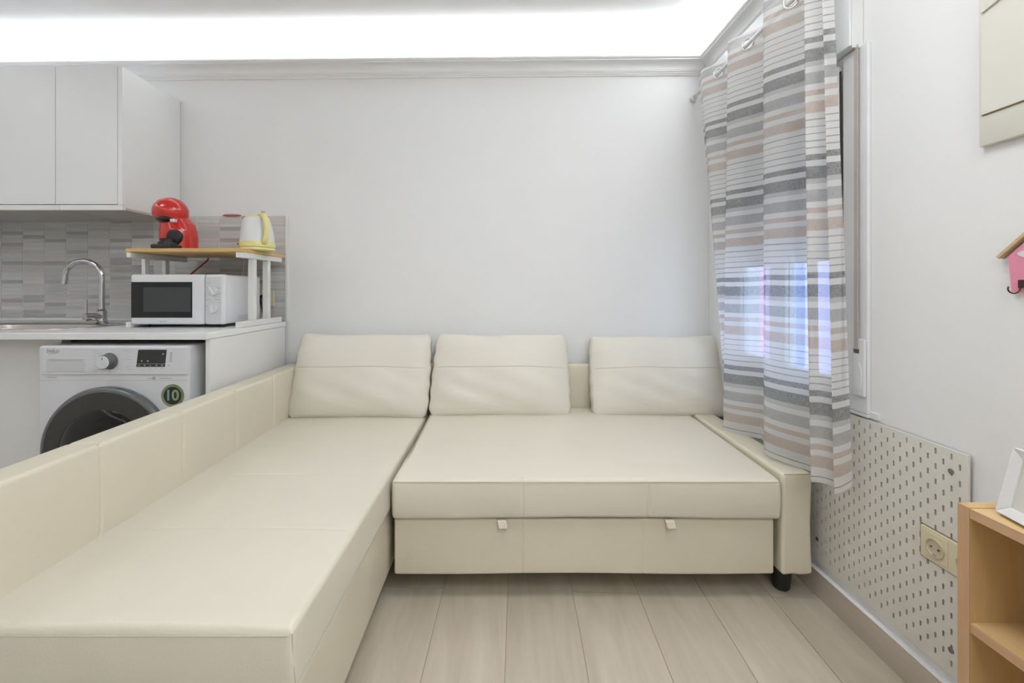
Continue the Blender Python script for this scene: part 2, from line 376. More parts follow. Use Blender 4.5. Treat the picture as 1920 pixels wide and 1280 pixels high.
# ------------------------------------------------------------------ setting: floor of wood-look tiles
bm = BOX(XL, XR, YF, 2.42, -0.06, -0.002)
floor = tag(obj('floor', bm, M['floor_grout']), kind='structure')
fa = math.atan(30 / F); fd = Vector((math.sin(fa), math.cos(fa))); fp = Vector((math.cos(fa), -math.sin(fa)))
def clip(poly, x0, x1, y0, y1):
    for ax, lim, sg in ((0, x0, 1), (0, x1, -1), (1, y0, 1), (1, y1, -1)):
        out = []
        for i in range(len(poly)):
            a, b = poly[i], poly[(i + 1) % len(poly)]; da, db = (a[ax] - lim) * sg, (b[ax] - lim) * sg
            if da >= 0: out.append(a)
            if (da >= 0) != (db >= 0):
                t = da / (da - db); out.append((a[0] + (b[0] - a[0]) * t, a[1] + (b[1] - a[1]) * t))
        poly = out
        if not poly: break
    return poly
PW, PL, G = 0.2295, 1.2, 0.0010
p0 = Vector((0.009, 1.169))           # a point on the joint seen at x = 946 px, bottom of frame
for c in range(-16, 7):
    off = [0.0, 0.4, 0.8][(c + 2) % 3]
    for r in range(-4, 3):
        s0, s1 = c * PW + G, (c + 1) * PW - G
        # joints of the column (c % 3 == 1) fall at depth 1.53
        t0 = (1.53 - 1.169) + off - 0.0 + (r) * PL + G - (0 if off else 0); t1 = t0 + PL - 2 * G
        poly = [tuple(p0 + fp * s + fd * t) for s, t in ((s0, t0), (s1, t0), (s1, t1), (s0, t1))]
        poly = clip(poly, XL + 0.002, XR - 0.002, YF + 0.002, 2.315)
        if len(poly) < 3: continue
        ar = abs(sum(poly[i][0] * poly[(i + 1) % len(poly)][1] - poly[(i + 1) % len(poly)][0] * poly[i][1] for i in range(len(poly)))) / 2
        if ar < 0.003: continue
        bm = bmesh.new(); prism(bm, poly, 'z', -0.0019, 0.0)
        obj('plank', bm, M['plank'], floor)

# walls
T = 0.12
bm = bmesh.new(); prism(bm, [(XL - T, yw(XL - T)), (XR + T, yw(XR + T)), (XR + T, yw(XR + T) + T), (XL - T, yw(XL - T) + T)], 'z', -0.06, HC)
wall_back = tag(obj('wall_back', bm, M['wall']), kind='structure')
WY0, WY1, WZ0, WZ1 = 1.385, 2.13, 0.70, 1.80      # window opening
WT = 0.16
bm = bmesh.new()
box(bm, XR, XR + WT, YF, WY0, -0.06, HC); box(bm, XR, XR + WT, WY1, 2.318, -0.06, HC)
box(bm, XR, XR + WT, WY0, WY1, -0.06, WZ0); box(bm, XR, XR + WT, WY0, WY1, WZ1, HC)
tag(obj('wall_right', bm, M['wall']), kind='structure')
tag(obj('wall_left', BOX(XL - T, XL, YF - T, 2.38, -0.06, HC), M['wall']), kind='structure')
tag(obj('wall_front', BOX(XL, XR + WT, YF - T, YF, -0.06, HC), M['wall']), kind='structure')
tag(obj('ceiling', BOX(XL - T, XR + WT, YF - T, 2.55, HC, HC + 0.1), M['ceiling']), kind='structure')

# skirting on the right wall (wood-look tile with a thin light top edge)
bm = BOX(1.100, XR, YF, 2.318, 0.0, 0.088)
o = tag(obj('baseboard_right', bm, M['skirting'], bevel=0.0015), kind='structure')
bm = BOX(1.0995, XR, YF, 2.318, 0.0881, 0.0900); obj('top_edge', bm, M['trim'], o)
for k, (a, b) in enumerate(((-3.2, -1.2),)): pass
bm = bmesh.new(); prism(bm, [(-1.0, yw(-1.0) - 0.012), (1.099, yw(1.099) - 0.012), (1.099, yw(1.099)), (-1.0, yw(-1.0))], 'z', 0, 0.088)
tag(obj('baseboard_back', bm, M['skirting']), kind='structure')

# cornice all round the room, hollow on top (LED trough)
prof = [(0, 2.222), (0.007, 2.222), (0.010, 2.228), (0.016, 2.230), (0.016, 2.2335), (0.019, 2.2345), (0.0235, 2.2385), (0.0235, 2.242), (0.0265, 2.243)]
for k in range(1, 9):
    a = k / 8 * math.pi / 2; prof.append((0.0265 + 0.046 * (1 - math.cos(a)), 2.243 + 0.030 * math.sin(a)))
prof += [(0.0745, 2.2735), (0.0745, 2.278), (0.079, 2.2795), (0.085, 2.282), (0.087, 2.287), (0.085, 2.292), (0.070, 2.292), (0.060, 2.272), (0.0, 2.262)]
corn = [((XL, yw(XL)), (1, -1)), ((XR, yw(XR)), (-1, -1)), ((XR, YF), (-1, 1)), ((XL, YF), (1, 1))]
for n, nm in ((0, 'trim_1'), (1, 'trim_2'), (2, 'trim_3'), (3, 'trim_4')):
    bm = bmesh.new(); A, B = corn[n], corn[(n + 1) % 4]
    ra = [bm.verts.new((A[0][0] + A[1][0] * d, A[0][1] + A[1][1] * d, h)) for d, h in prof]
    rb = [bm.verts.new((B[0][0] + B[1][0] * d, B[0][1] + B[1][1] * d, h)) for d, h in prof]
    for i in range(len(prof)):
        j = (i + 1) % len(prof); bm.faces.new((ra[i], rb[i], rb[j], ra[j]))
    bm.faces.new(ra); bm.faces.new(rb[::-1])
    o = obj(nm, bm, M['trim']); smooth_by_angle(o, 30); tag(o, kind='structure')

# ------------------------------------------------------------------ tiled splashback, child of the back wall
TX1, TW, TH, TZ0 = -1.181, 0.1225, 0.0207, 0.914
NC, NR = 14, 27
bm = bmesh.new(); prism(bm, [(XL, yw(XL) - 0.006), (-1.18, yw(-1.18) - 0.006), (-1.18, yw(-1.18)), (XL, yw(XL))], 'z', 0.90, 1.469)
splash = obj('splashback', bm, M['grout'], wall_back)
bm = bmesh.new(); prism(bm, [(-1.181, yw(-1.181) - 0.013), (-1.170, yw(-1.17) - 0.013), (-1.170, yw(-1.17)), (-1.181, yw(-1.181))], 'z', 0.895, 1.472)
obj('edge_strip', bm, M['rack_white'], wall_back, label='white plastic edge strip')
def tile_me(mm):
    bm = bmesh.new(); g = 0.0011
    box(bm, -TW / 2 + 0.0018, TW / 2 - 0.0018, -0.0020, 0.0, -TH / 2 + g, TH / 2 - g)
    bmesh.ops.bevel(bm, geom=[e for e in bm.edges if all(v.co.y < -0.001 for v in e.verts)], offset=0.0006, segments=1, affect='EDGES')
    me = bpy.data.meshes.new('tile'); bm.to_mesh(me); bm.free(); me.materials.append(mm); return me
TM = [tile_me(m) for m in TILES]
stuff = bmesh.new()
for c in range(NC):
    for r in range(NR):
        x = TX1 - TW * (c + 0.5); z = TZ0 + TH * (r + 0.5)
        y = yw(x) - 0.006
        hidden = (1 <= c <= 4 and z < 1.10) or x < -2.80
        u = random.random(); warm_lit = (x > -1.62)
        k = 0 if u < 0.42 else 1 if u < 0.66 else 2 if u < 0.84 else 3
        if warm_lit and u > 0.1 and u < 0.35: k = 3  # more rose tiles at this end, the warm light put into their colour
        if hidden:
            box(stuff, x - TW / 2 + 0.0011, x + TW / 2 - 0.0011, y - 0.0030, y, z - TH / 2 + 0.0011, z + TH / 2 - 0.0011); continue
        t = bpy.data.objects.new('tile', TM[k]); C.objects.link(t); t.parent = splash
        t.location = (x, y, z); t.rotation_euler = (0, 0, -WA)
o = obj('tiles_behind', stuff, TILES[0], splash); o['kind'] = 'stuff'

# upstand along the worktop
bm = bmesh.new(); prism(bm, [(XL, yw(XL) - 0.022), (-1.72, yw(-1.72) - 0.022), (-1.72, yw(-1.72) - 0.0105), (XL, yw(XL) - 0.0105)], 'z', 0.896, 0.912)
tag(obj('trim_5', bm, M['rack_white'], bevel=0.003), kind='structure')

# small reddish object on the tile edge
bm = bmesh.new(); lathe(bm, [(0.030, 0), (0.050, 0.003), (0.052, 0.006), (0.040, 0.010), (0.01, 0.0115)], (-1.475, yw(-1.475) - 0.014, 1.4695), seg=32, sy=0.25)
tag(obj('dish', bm, mat('dusty_red', (0.50, 0.20, 0.17), 0.6), smooth=True, loc=(-1.475, yw(-1.475) - 0.014, 1.4695)), 'small dusty red flat dish lying on the top edge of the tiles', 'dish')

# ------------------------------------------------------------------ window (right wall)
win = thing('window_1', 'white window with half lowered roller shutter behind the striped curtain', None, (XR, (WY0 + WY1) / 2, WZ0), kind='structure')
bm = bmesh.new()       # outer frame, overlapping the wall inside
for a in ((1.100, XR + 0.07, 1.300, WY0 + 0.045, 0.690, 1.825), (1.100, XR + 0.07, WY1 - 0.03, 2.16, 0.690, 1.825),
          (1.100, XR + 0.07, WY0 + 0.045, WY1 - 0.03, 0.690, WZ0 + 0.035), (1.100, XR + 0.07, WY0 + 0.045, WY1 - 0.03, WZ1 - 0.02, 1.825)): 
    box(bm, XR, XR + 0.07, max(a[2], WY0 + 0.001), min(a[3], WY1 - 0.001), max(a[4], WZ0 + 0.001), min(a[5], WZ1 - 0.001))
obj('window_frame', bm, M['pvc'], win, bevel=0.002)
bm = bmesh.new()
box(bm, 1.108, XR, 1.300, 1.395, 0.690, 1.822); box(bm, 1.108, XR, 2.13, 2.17, 0.690, 1.822); box(bm, 1.108, XR, 1.395, 2.13, 0.690, 0.715)
obj('casing', bm, M['pvc'], win, bevel=0.003)
bm = bmesh.new(); box(bm, 1.114, XR, 1.272, 1.2995, 0.6805, 0.70); box(bm, 1.105, XR, 1.2997, 2.17, 0.6805, 0.6895)
obj('sill_strip', bm, M['pvc'], win, bevel=0.001)
def sash(ya, yb, x0, nm):
    bm = bmesh.new(); wd = 0.046; z0, z1 = WZ0 + 0.022, WZ1 - 0.03
    box(bm, x0, x0 + 0.045, ya, ya + wd, z0, z1); box(bm, x0, x0 + 0.045, yb - wd, yb, z0, z1)
    box(bm, x0, x0 + 0.045, ya + wd, yb - wd, z0, z0 + wd); box(bm, x0, x0 + 0.045, ya + wd, yb - wd, z1 - wd, z1)
    s = obj('sash', bm, M['pvc'], win, bevel=0.004)
    obj('pane', BOX(x0 + 0.018, x0 + 0.022, ya + wd, yb - wd, z0 + wd, z1 - wd), M['glass'], s)
sash(WY0 + 0.048, 1.77, 1.135, 'a'); sash(1.775, WY1 - 0.035, 1.135, 'b')
bm = bmesh.new(); prism(bm, [(1.4070, 1.78), (1.3995, 1.78), (1.386, 0.73), (1.3935, 0.73)], 'x', 1.1065, 1.1085)
obj('gasket', bm, M['dark'], win, label='dark gap beside the sash')
# inner rail between gasket and curtain
bm = bmesh.new(); prism(bm, [(1.4085, 1.80), (1.440, 1.80), (1.440, 0.76), (1.396, 0.76)], 'x', 1.103, 1.134)
obj('stile', bm, M['pvc'], win, bevel=0.003)
sb = obj('shutter_box', BOX(1.080, XR - 0.0005, 1.333, 2.20, 1.825, 2.215), M['pvc'], win, bevel=0.003)
obj('end_cap', BOX(1.086, XR - 0.001, 1.3285, 1.3328, 1.817, 2.21), M['rack_white'], sb, bevel=0.001)
bm = bmesh.new(); box(bm, 1.0975, 1.1000, 1.3245, 1.338, 0.885, 1.8245)
obj('strap', bm, M['strap'], win, label='beige shutter strap')
wd_ = obj('strap_winder', BOX(1.1000, 1.1078, 1.303, 1.348, 0.742, 0.917), M['pvc'], win, bevel=0.003)
obj('strap_slot', BOX(1.0992, 1.1001, 1.322, 1.342, 0.872, 0.887), M['mark_dark'], wd_, label='dark strap slot')
bm = bmesh.new(); lathe(bm, [(0.022, -0.004), (0.022, 0.0), (0.019, 0.0015)], (1.1, 1.3255, 0.80), axis='x', seg=30, sy=2.1)
for v in bm.verts: v.co.x = 1.1 - (v.co.x - 1.1)
bmesh.ops.scale(bm, vec=(1, 0.7, 1), verts=bm.verts, space=Matrix.Translation((-1.1, -1.3255, -0.80)))
obj('winder_cover', bm, M['pvc'], wd_, smooth=False)
# roller shutter, lowered to about mid height
sh = thing('shutter', None, None, (0, 0, 0)); sh.parent = win; sh.location = -origin(win) + Vector((0, 0, 0))
bpy.data.objects.remove(sh)
nsl = 12
first = None
for k in range(nsl):
    z = 1.175 + k * 0.052
    if first is None:
        bm = bmesh.new(); yA, yB = WY0 + 0.01, WY1 - 0.01
        prism(bm, [(XR + 0.085, z), (XR + 0.090, z + 0.004), (XR + 0.094, z + 0.026), (XR + 0.090, z + 0.047), (XR + 0.085, z + 0.051), (XR + 0.083, z + 0.026)], 'y', yA, yB)
        first = obj('slat', bm, M['shutter'], win); base = first.location.copy()
    else:
        c = first.copy(); C.objects.link(c); c.parent = win; c.location = base + Vector((0, 0, k * 0.052))

# what can be made out outside
oy = 1.4
for nm, x, ya, yb, z0, z1, mm, lab, cat in (
    ('outdoor_wall', 2.6, 0.2, 6.2, -0.4, 3.0, 'out_wall', 'pale bluish courtyard wall outside the window, behind the curtain', 'wall'),
    ('outdoor_pillar', 2.2, 3.60, 3.82, -0.4, 2.2, 'out_pink', 'pink upright outside the window seen through the curtain', 'pillar'),
    ('outdoor_pillar', 2.2, 3.22, 3.46, -0.4, 2.1, 'out_blue', 'blue upright outside the window seen through the curtain', 'pillar'),
    ('outdoor_pillar', 2.2, 2.62, 3.12, -0.4, 2.1, 'out_lilac', 'lilac upright outside the window, nearest the front of the room', 'pillar')):
    o = obj(nm, BOX(x, x + 0.08, ya, yb, z0, z1), M[mm], bevel=0.01, loc=(x, (ya + yb) / 2, z0)); 
    if nm == 'outdoor_wall': tag(o, kind='structure')
    else: tag(o, lab, cat, 'coloured uprights outside the window')
tag(obj('ground', BOX(XR + WT + 0.001, 2.6, 0.2, 6.2, -0.5, -0.4), M['out_wall']), kind='structure')

# ------------------------------------------------------------------ corner sofa
SB = -0.36                                   # chaise / two-seat boundary
sofa = thing('corner_sofa', 'large cream leather corner sofa bed with a long chaise on the left', 'sofa', (0, 1.6, 0))
def hseat(y): return 0.421 + (y - 1.45) / 0.8 * 0.019
def xface(y): return -1.040 - 0.018 * (y - 0.9)
# chaise seat
SE = [1.148, 1.480]
def f(co, n):
    y = co.y
    top = max(0, n.z); side = max(0, n.x)
    co.z += top * (0.006 * math.sin(math.pi * min(max((co.x + 1.05) / 0.67, 0), 1)) * 1.0)
    co.z -= top * groove(y, SE, 0.0016, 0.004) * (1 if co.x > -0.95 else 0)
    u = (co.z - 0.31) / 0.11
    if n.x > 0.3: co.x += 0.012 * (1 - u) * 0.6
    # boundary drifts slightly toward the back
    if co.x > -0.7: co.x += 0.014 * (y - 0.82) / 1.44 * (1 if co.x > -0.5 else 0.3)
    if n.y < -0.5: co.y -= 0.004 * math.sin(max(0, min(1, u)) * math.pi)
    return co
bm = bmesh.new(); soft_box(bm, -1.075, -0.394, 0.812, 2.255, 0.310, 0.428, 0.014, 0.03, f, ey=SE)
obj('chaise_seat', bm, M['seat_leather'], sofa, smooth=True)
# piping on the front edge and the front corner of the chaise
bm = bmesh.new()
tube(bm, [(-1.07, 0.8098, 0.4165), (-0.41, 0.8098, 0.4165), (-0.400, 0.8115, 0.4165)], 0.0012, 6)
tube(bm, [(-0.3965, 0.815, 0.418), (-0.394, 0.8145, 0.36), (-0.3885, 0.8145, 0.315)], 0.0012, 6)
obj('piping', bm, M['seam'], sofa)
# chaise base
def f(co, n):
    if n.x > 0.4: co.x += 0.003 * math.sin(co.y * 26) * math.sin((co.z - 0.08) * 14)
    return co
bm = bmesh.new(); soft_box(bm, -1.075, -0.392, 0.830, 2.25, 0.080, 0.308, 0.010, 0.03, f)
obj('chaise_base', bm, M['leather_side'], sofa, smooth=True)
# long back of the chaise
SE2 = [0.825, 1.12, 1.415, 1.71, 2.0]
def f(co, n):
    g = groove(co.y, SE2, 0.0035, 0.004); lo = xface(co.y) - (-1.040)
    if n.x > 0.3: co.x += -g * n.x + 0.003 * math.sin((co.z - 0.42) / 0.25 * math.pi) if co.z > 0.42 else 0
    if n.z > 0.3: co.z -= g * n.z
    co.x += lo
    return co
bm = bmesh.new(); soft_box(bm, -1.130, -1.040, 0.800, 2.335, 0.080, 0.668, 0.012, 0.05, f, ey=SE2)
obj('side_back', bm, M['leather_side'], sofa, smooth=True)
bm = bmesh.new(); tube(bm, [(xface(y) - 0.008, y, 0.6655) for y in (0.82, 1.3, 1.8, 2.3)], 0.0012, 6)
obj('piping', bm, M['seam'], sofa)
# rear back along the wall
SE3 = [-0.36, 0.12, 0.60]
def f(co, n):
    if n.y < -0.3: co.y += groove(co.x, SE3, 0.003, 0.004)
    return co
bm = bmesh.new(); soft_box(bm, -1.040, 1.06, 2.262, 2.318, 0.080, 0.675, 0.012, 0.05, f, ex=SE3)
obj('backrest', bm, M['leather_side'], sofa, smooth=True)
# two-seat cushion
S4 = [0.0725, 0.500]
def f(co, n):
    u = (co.z - 0.28) / 0.141
    if n.z > 0.0: co.z += n.z * ((co.y - 1.45) / 0.8 * 0.022 + 0.006 * math.sin(math.pi * min(max((co.x + 0.37) / 1.32, 0), 1)) - groove(co.x, [0.29], 0.0008, 0.004) - 0.004 * math.exp(-((co.y - 1.47) / 0.02) ** 2))
    if n.y < -0.2:
        co.y += groove(co.x, S4, 0.003, 0.004) - 0.006 * math.sin(max(0, min(1, u)) * math.pi) + 0.0015 * math.sin(co.x * 21 + co.z * 30) * math.exp(-((abs(co.x - 0.29) - 0.24) / 0.12) ** 2)
    if co.x < -0.2 and n.x < 0: co.x += 0.016 * (co.y - 1.46) / 0.8
    if n.z < -0.3: co.z += 0.003 * math.sin(co.x * 5)
    return co
bm = bmesh.new(); soft_box(bm, -0.374, 0.9535, 1.460, 2.262, 0.288, 0.423, 0.016, 0.03, f, ex=S4)
obj('seat_cushion', bm, M['seat_leather'], sofa, smooth=True)
bm = bmesh.new(); tube(bm, [(-0.365, 1.4585, 0.4155), (0.3, 1.4565, 0.4165), (0.945, 1.4585, 0.4155)], 0.0013, 6)
obj('piping', bm, M['seam'], sofa)
# drawer underneath
S5 = [0.0725, 0.485]
def f(co, n):
    if n.y < -0.3: co.y += groove(co.x, S5, 0.0025, 0.003)
    if n.z < -0.3: co.z += 0.002 * math.sin(co.x * 7)
    return co
bm = bmesh.new(); soft_box(bm, -0.368, 0.9360, 1.474, 2.20, 0.092, 0.283, 0.008, 0.03, f, ex=S5)
drawer = obj('drawer', bm, M['leather_side'], sofa, smooth=True)
for px in (940, 1257):
    x = (px - 940) * 1.455 / F; bm = bmesh.new()
    soft_box(bm, x - 0.015, x + 0.017, 1.453, 1.475, 0.258, 0.2845, 0.004, 0.01, lambda co, n: Vector((co.x + (0.2845 - co.z) * 0.2, co.y - (0.2845 - co.z) * 0.25 + 0.006, co.z)))
    obj('pull_tab', bm, M['leather'], drawer, smooth=True)
# arm on the right
def f(co, n):
    if n.x > 0.3: co.x += 0.002 * math.sin(co.z * 18)
    if n.z < -0.3: co.z += 0.003 * math.sin(co.x * 90) * 0.6
    if n.z > 0.3: co.z += (co.y - 1.46) / 0.8 * 0.008
    return co
bm = bmesh.new(); soft_box(bm, 0.957, 1.060, 1.464, 2.262, 0.095, 0.442, 0.012, 0.03, f)
obj('armrest', bm, M['leather_side'], sofa, smooth=True)
bm = bmesh.new(); tube(bm, [(0.965, 1.4665, 0.4395), (1.0, 1.4640, 0.4405), (1.052, 1.4665, 0.4405)], 0.0012, 6)
obj('piping', bm, M['seam'], sofa)
for x, y in ((1.005, 1.545), (1.0, 2.15), (-1.08, 2.2), (-1.0, 0.92), (-0.46, 0.92), (-0.46, 2.15)):
    bm = bmesh.new(); lathe(bm, [(0.024, 0.0), (0.028, 0.006), (0.036, 0.10)], (x, y, 0), seg=28)
    obj('leg', bm, M['black'], sofa, smooth=False)

# loose back cushions
def pillow(pb, pt, yb, yt, zb, label, th=0.12, seed=0, seam=True):
    """pb, pt: (left, right) x of the bottom and top front edge; leaning from yb to yt"""
    rnd = random.Random(seed); ztop = pt[2]
    root = thing('back_cushion', label, 'cushion', ((pb[0] + pb[1]) / 2, yb + 0.06, zb), 'loose cream back cushions')
    lean = Vector((0, yt - yb, ztop - zb)); H = lean.length; ln = lean.normalized(); nrm = Vector((0, ln.z, -ln.y))   # points to the wall
    bm = bmesh.new(); ph = [rnd.uniform(0, 6) for _ in range(8)]
    def fn(co, n):
        a, b, c = co.x, co.z, co.y               # a in 0..1, b in 0..H, c in 0..th
        v = b / H
        # pinch the thickness towards the edges, fuller in the middle
        ed = min(a, 1 - a) * 0.66; eb = min(b, H - b)
        full = (1 - math.exp(-ed / 0.05)) * (1 - math.exp(-eb / 0.045))
        c2 = th * 0.5 + (c - th * 0.5) * (0.42 + 0.75 * full)
        if c < th * 0.5:
            c2 -= 0.004 * full * math.sin(9 * a + ph[0] + 6 * v) 
            c2 -= 0.0035 * full * math.sin(26 * (a * 0.6 + v * 0.9) + ph[1]) * math.exp(-((v - 0.25) / 0.25) ** 2)
            c2 += 0.0018 * math.exp(-((v - (0.575 + 0.01 * math.sin(math.pi * a))) / 0.006) ** 2) * min(1, ed / 0.05)
        # side puckers
        sx = 0.0028 * math.sin(v * 34 + ph[2]) * math.exp(-ed / 0.02) * (1 if a < 0.5 else -1)
        xl = pb[0] + (pt[0] - pb[0]) * v; xr = pb[1] + (pt[1] - pb[1]) * v
        x = xl + (xr - xl) * a + sx + (0.5 - a) * 0.030 * (math.exp(-(b / 0.020) ** 2) + 0.6 * math.exp(-((H - b) / 0.015) ** 2)) + (a - 0.5) * 0.014 * math.sin(math.pi * v)
        sag = -0.006 * math.sin(math.pi * a) * (v - 0.5) * 2 + 0.003 * math.sin(11 * a + ph[3]) * v
        # soft corners
        p = Vector((x, yb, zb)) + ln * (b + sag) + nrm * c2
        return p
    soft_box(bm, 0, 1, 0, th, 0, H, 0.02, 0.02, fn, ez=(0.572 * H, 0.585 * H))
    o = obj('cushion_body', bm, M['pillow'], root, smooth=True)
    # welted edge on the front side
    bm = bmesh.new(); pts = []
    zz = 0.575
    for i in range(25):
        a = 0.03 + 0.94 * i / 24; pts.append((a, zz + 0.01 * math.sin(math.pi * a)))
    P3 = []
    for a, v in pts:
        co = fn(Vector((a, 0.0, v * H)), Vector((0, -1, 0))); P3.append(co - nrm * 0.0003)
    tube(bm, P3, 0.0012, 5); obj('seam', bm, M['seam'], root)
    return root
def X(px, y): return (px - 940) * y / F
def Hh(py, y): return CAMH - (py - 542) * y / F
pillow((X(530, 2.10), X(797, 2.10)), (X(563, 2.24), X(806, 2.24), 0.848), 2.10, 2.225, 0.440, 'cream leather back cushion at the chaise end, leftmost of three', seed=1, th=0.125)
pillow((X(801, 2.10), X(1072, 2.10)), (X(820, 2.24), X(1061, 2.24), 0.846), 2.10, 2.225, 0.444, 'cream leather back cushion in the middle of three', seed=2, th=0.125)
pillow((X(1116, 2.10), X(1372, 2.10)), (X(1109, 2.24), X(1345, 2.24), 0.838), 2.10, 2.225, 0.446, 'cream leather back cushion at the window end, half behind the curtain', seed=3, th=0.125)

# ------------------------------------------------------------------ kitchen: worktop with sink
wt = tag(bpy.data.objects.new('worktop', None)); bpy.data.objects.remove(wt)
bm = bmesh.new()
SX, SY, SRX, SRY = -2.235, 2.045, 0.372, 0.210
def se(a, k=1.0, n=3.2):
    c, s = math.cos(a), math.sin(a)
    return (SX + SRX * k * math.copysign(abs(c) ** (2 / n), c), SY + SRY * k * math.copysign(abs(s) ** (2 / n), s))
N = 64; wx0, wx1, wy0 = XL + 0.002, -1.177, 1.722
outer = []
for i in range(N):
    a = 2 * math.pi * i / N; c, s = math.cos(a), math.sin(a)
    tx = ((wx1 - SX) / c if c > 1e-9 else (wx0 - SX) / c if c < -1e-9 else 1e9); y1 = 2.335
    ty = ((y1 - SY) / s if s > 1e-9 else (wy0 - SY) / s if s < -1e-9 else 1e9)
    t = min(tx, ty); outer.append([SX + c * t, SY + s * t])
for cx, cy in ((wx1, 2.335), (wx0, 2.335), (wx0, wy0), (wx1, wy0)):     # snap the nearest point to each corner
    p = min(outer, key=lambda q: (q[0] - cx) ** 2 + (q[1] - cy) ** 2); p[0], p[1] = cx, cy
for p in outer:
    if p[1] > 2.33: p[1] = yw(p[0]) - 0.0125 if p[0] > -1.2 or True else p[1]
for z, top in ((0.895, True), (0.867, False)):
    vo = [bm.verts.new((p[0], p[1], z)) for p in outer]; vi = [bm.verts.new((*se(2 * math.pi * i / N, 0.985), z)) for i in range(N)]
    for i in range(N): bm.faces.new((vo[i], vo[(i + 1) % N], vi[(i + 1) % N], vi[i]))
    if top: to, ti = vo, vi
    else:
        for i in range(N):
            bm.faces.new((to[i], to[(i + 1) % N], vo[(i + 1) % N], vo[i])); bm.faces.new((ti[i], ti[(i + 1) % N], vi[(i + 1) % N], vi[i]))
bmesh.ops.translate(bm, verts=bm.verts, vec=(0, 0, 0))
tag(obj('worktop', bm, M['worktop'], bevel=0.004, loc=(-2.19, 2.03, 0.867)), 'white kitchen worktop over the washing machine', 'worktop')
bm = bmesh.new(); rings = []
for k, z in ((1.03, 0.8952), (1.03, 0.8975), (1.015, 0.8985), (0.985, 0.898), (0.95, 0.896), (0.90, 0.890), (0.875, 0.87), (0.85, 0.76), (0.80, 0.745), (0.1, 0.742)):
    rings.append([bm.verts.new((*se(2 * math.pi * i / N, k, 3.0), z)) for i in range(N)])
for q in range(len(rings) - 1):
    for i in range(N): bm.faces.new((rings[q][i], rings[q][(i + 1) % N], rings[q + 1][(i + 1) % N], rings[q + 1][i]))
bm.faces.new(rings[-1])
# keep the far rim wide enough for the tap: shift bowl towards the front
for q in range(4, len(rings)):
    for v in rings[q]: v.co.y = SY - 0.020 + (v.co.y - SY) * 0.86
sink = tag(obj('sink', bm, M['steel'], smooth=True, loc=(SX, SY, 0.895)), 'stainless steel sink set in the white worktop, left of the microwave', 'sink')
bm = bmesh.new(); lathe(bm, [(0.035, 0.7415), (0.035, 0.7445), (0.028, 0.7455)], (SX, SY - 0.02, 0), seg=24); obj('drain', bm, M['chrome'], sink)
# tap
ty = 2.212; tx = X(191, ty)
tap = thing('kitchen_tap', 'chrome mixer tap with a tall curved spout behind the sink', 'tap', (tx, ty, 0.898))
bm = bmesh.new(); lathe(bm, [(0.026, 0.8980), (0.026, 0.903), (0.0215, 0.906), (0.0215, 0.958), (0.018, 0.962), (0.0135, 0.968)], (tx, ty, 0), seg=28)
smooth_by_angle(obj('tap_body', bm, M['chrome'], tap), 30)
bm = bmesh.new(); pts = [(tx, ty, 0.965), (tx, ty, 1.13)]; R = 0.085
for i in range(1, 21):
    a = math.pi * i / 20 * 1.02; pts.append((tx - R + R * math.cos(a), ty - 0.02 * (1 - math.cos(a)) / 2, 1.13 + R * math.sin(a)))
e = pts[-1]; pts.append((e[0] - 0.004, e[1], e[2] - 0.028))
tube(bm, pts, [0.0125] * (len(pts) - 3) + [0.0125, 0.0130, 0.0132], 18); smooth_by_angle(obj('spout', bm, M['chrome'], tap), 40)
bm = bmesh.new(); p1 = Vector((tx, ty, 0.930)); p2 = Vector((tx - 0.024, ty - 0.068, 0.930))
tube(bm, [p1, p1.lerp(p2, 0.5), p2], 0.0205, 24); hv = smooth_by_angle(obj('lever_housing', bm, M['chrome'], tap), 40)
bm = bmesh.new(); tube(bm, [p2 + Vector((0.003, 0.006, 0.012)), p2 + Vector((0.003, 0.006, 0.085))], 0.0055, 12); smooth_by_angle(obj('lever', bm, M['chrome'], tap), 40)

# lower cabinet, end panel
cb = thing('base_cabinet', 'plain ivory base cabinet under the sink, left of the washing machine', 'cabinet', (-2.5, 2.08, 0))
obj('carcass', BOX(XL + 0.003, -1.862, 1.842, 2.33, 0.0, 0.740), M['cab_low'], cb)
bm = bmesh.new(); box(bm, XL + 0.003, -1.862, 1.842, 1.86, 0.741, 0.8665); obj('top_rail', bm, M['cab_low'], cb)
obj('door', BOX(-2.46, -1.862, 1.820, 1.8395, 0.10, 0.862), M['cab_low'], cb, bevel=0.001)
obj('door', BOX(-3.06, -2.463, 1.820, 1.8395, 0.10, 0.862), M['cab_low'], cb, bevel=0.001)
tag(obj('end_panel', BOX(-1.1975, -1.1785, 1.740, 2.34, 0, 0.8665), M['cab_low'], bevel=0.001, loc=(-1.188, 2.04, 0)), 'white end panel closing the worktop beside the chaise', 'panel')

# ------------------------------------------------------------------ washing machine
WX0, WX1, WYF = -1.842, -1.243, 1.708
wm = thing('washing_machine', 'white front loading washing machine under the worktop', 'washing machine', (-1.5425, 1.98, 0))
def f(co, n): return co
bm = bmesh.new(); soft_box(bm, WX0, WX1, WYF, 2.22, 0.015, 0.845, 0.012, 0.1)
obj('body', bm, M['white_enamel'], wm, smooth=True)
for x in (WX0 + 0.05, WX1 - 0.05):
    for y in (WYF + 0.05, 2.17):
        bm = bmesh.new(); lathe(bm, [(0.02, 0.0), (0.02, 0.016)], (x, y, 0), seg=16); obj('foot', bm, M['black'], wm)
def wx(px): return (px - 940) * WYF / F
def wz(py): return CAMH - (py - 542) * WYF / F
def patch(bm, x0, y0, x1, y1, d0=0.0005, d1=0.0): box(bm, wx(x0), wx(x1), WYF - d0, WYF - d1, wz(y1), wz(y0))
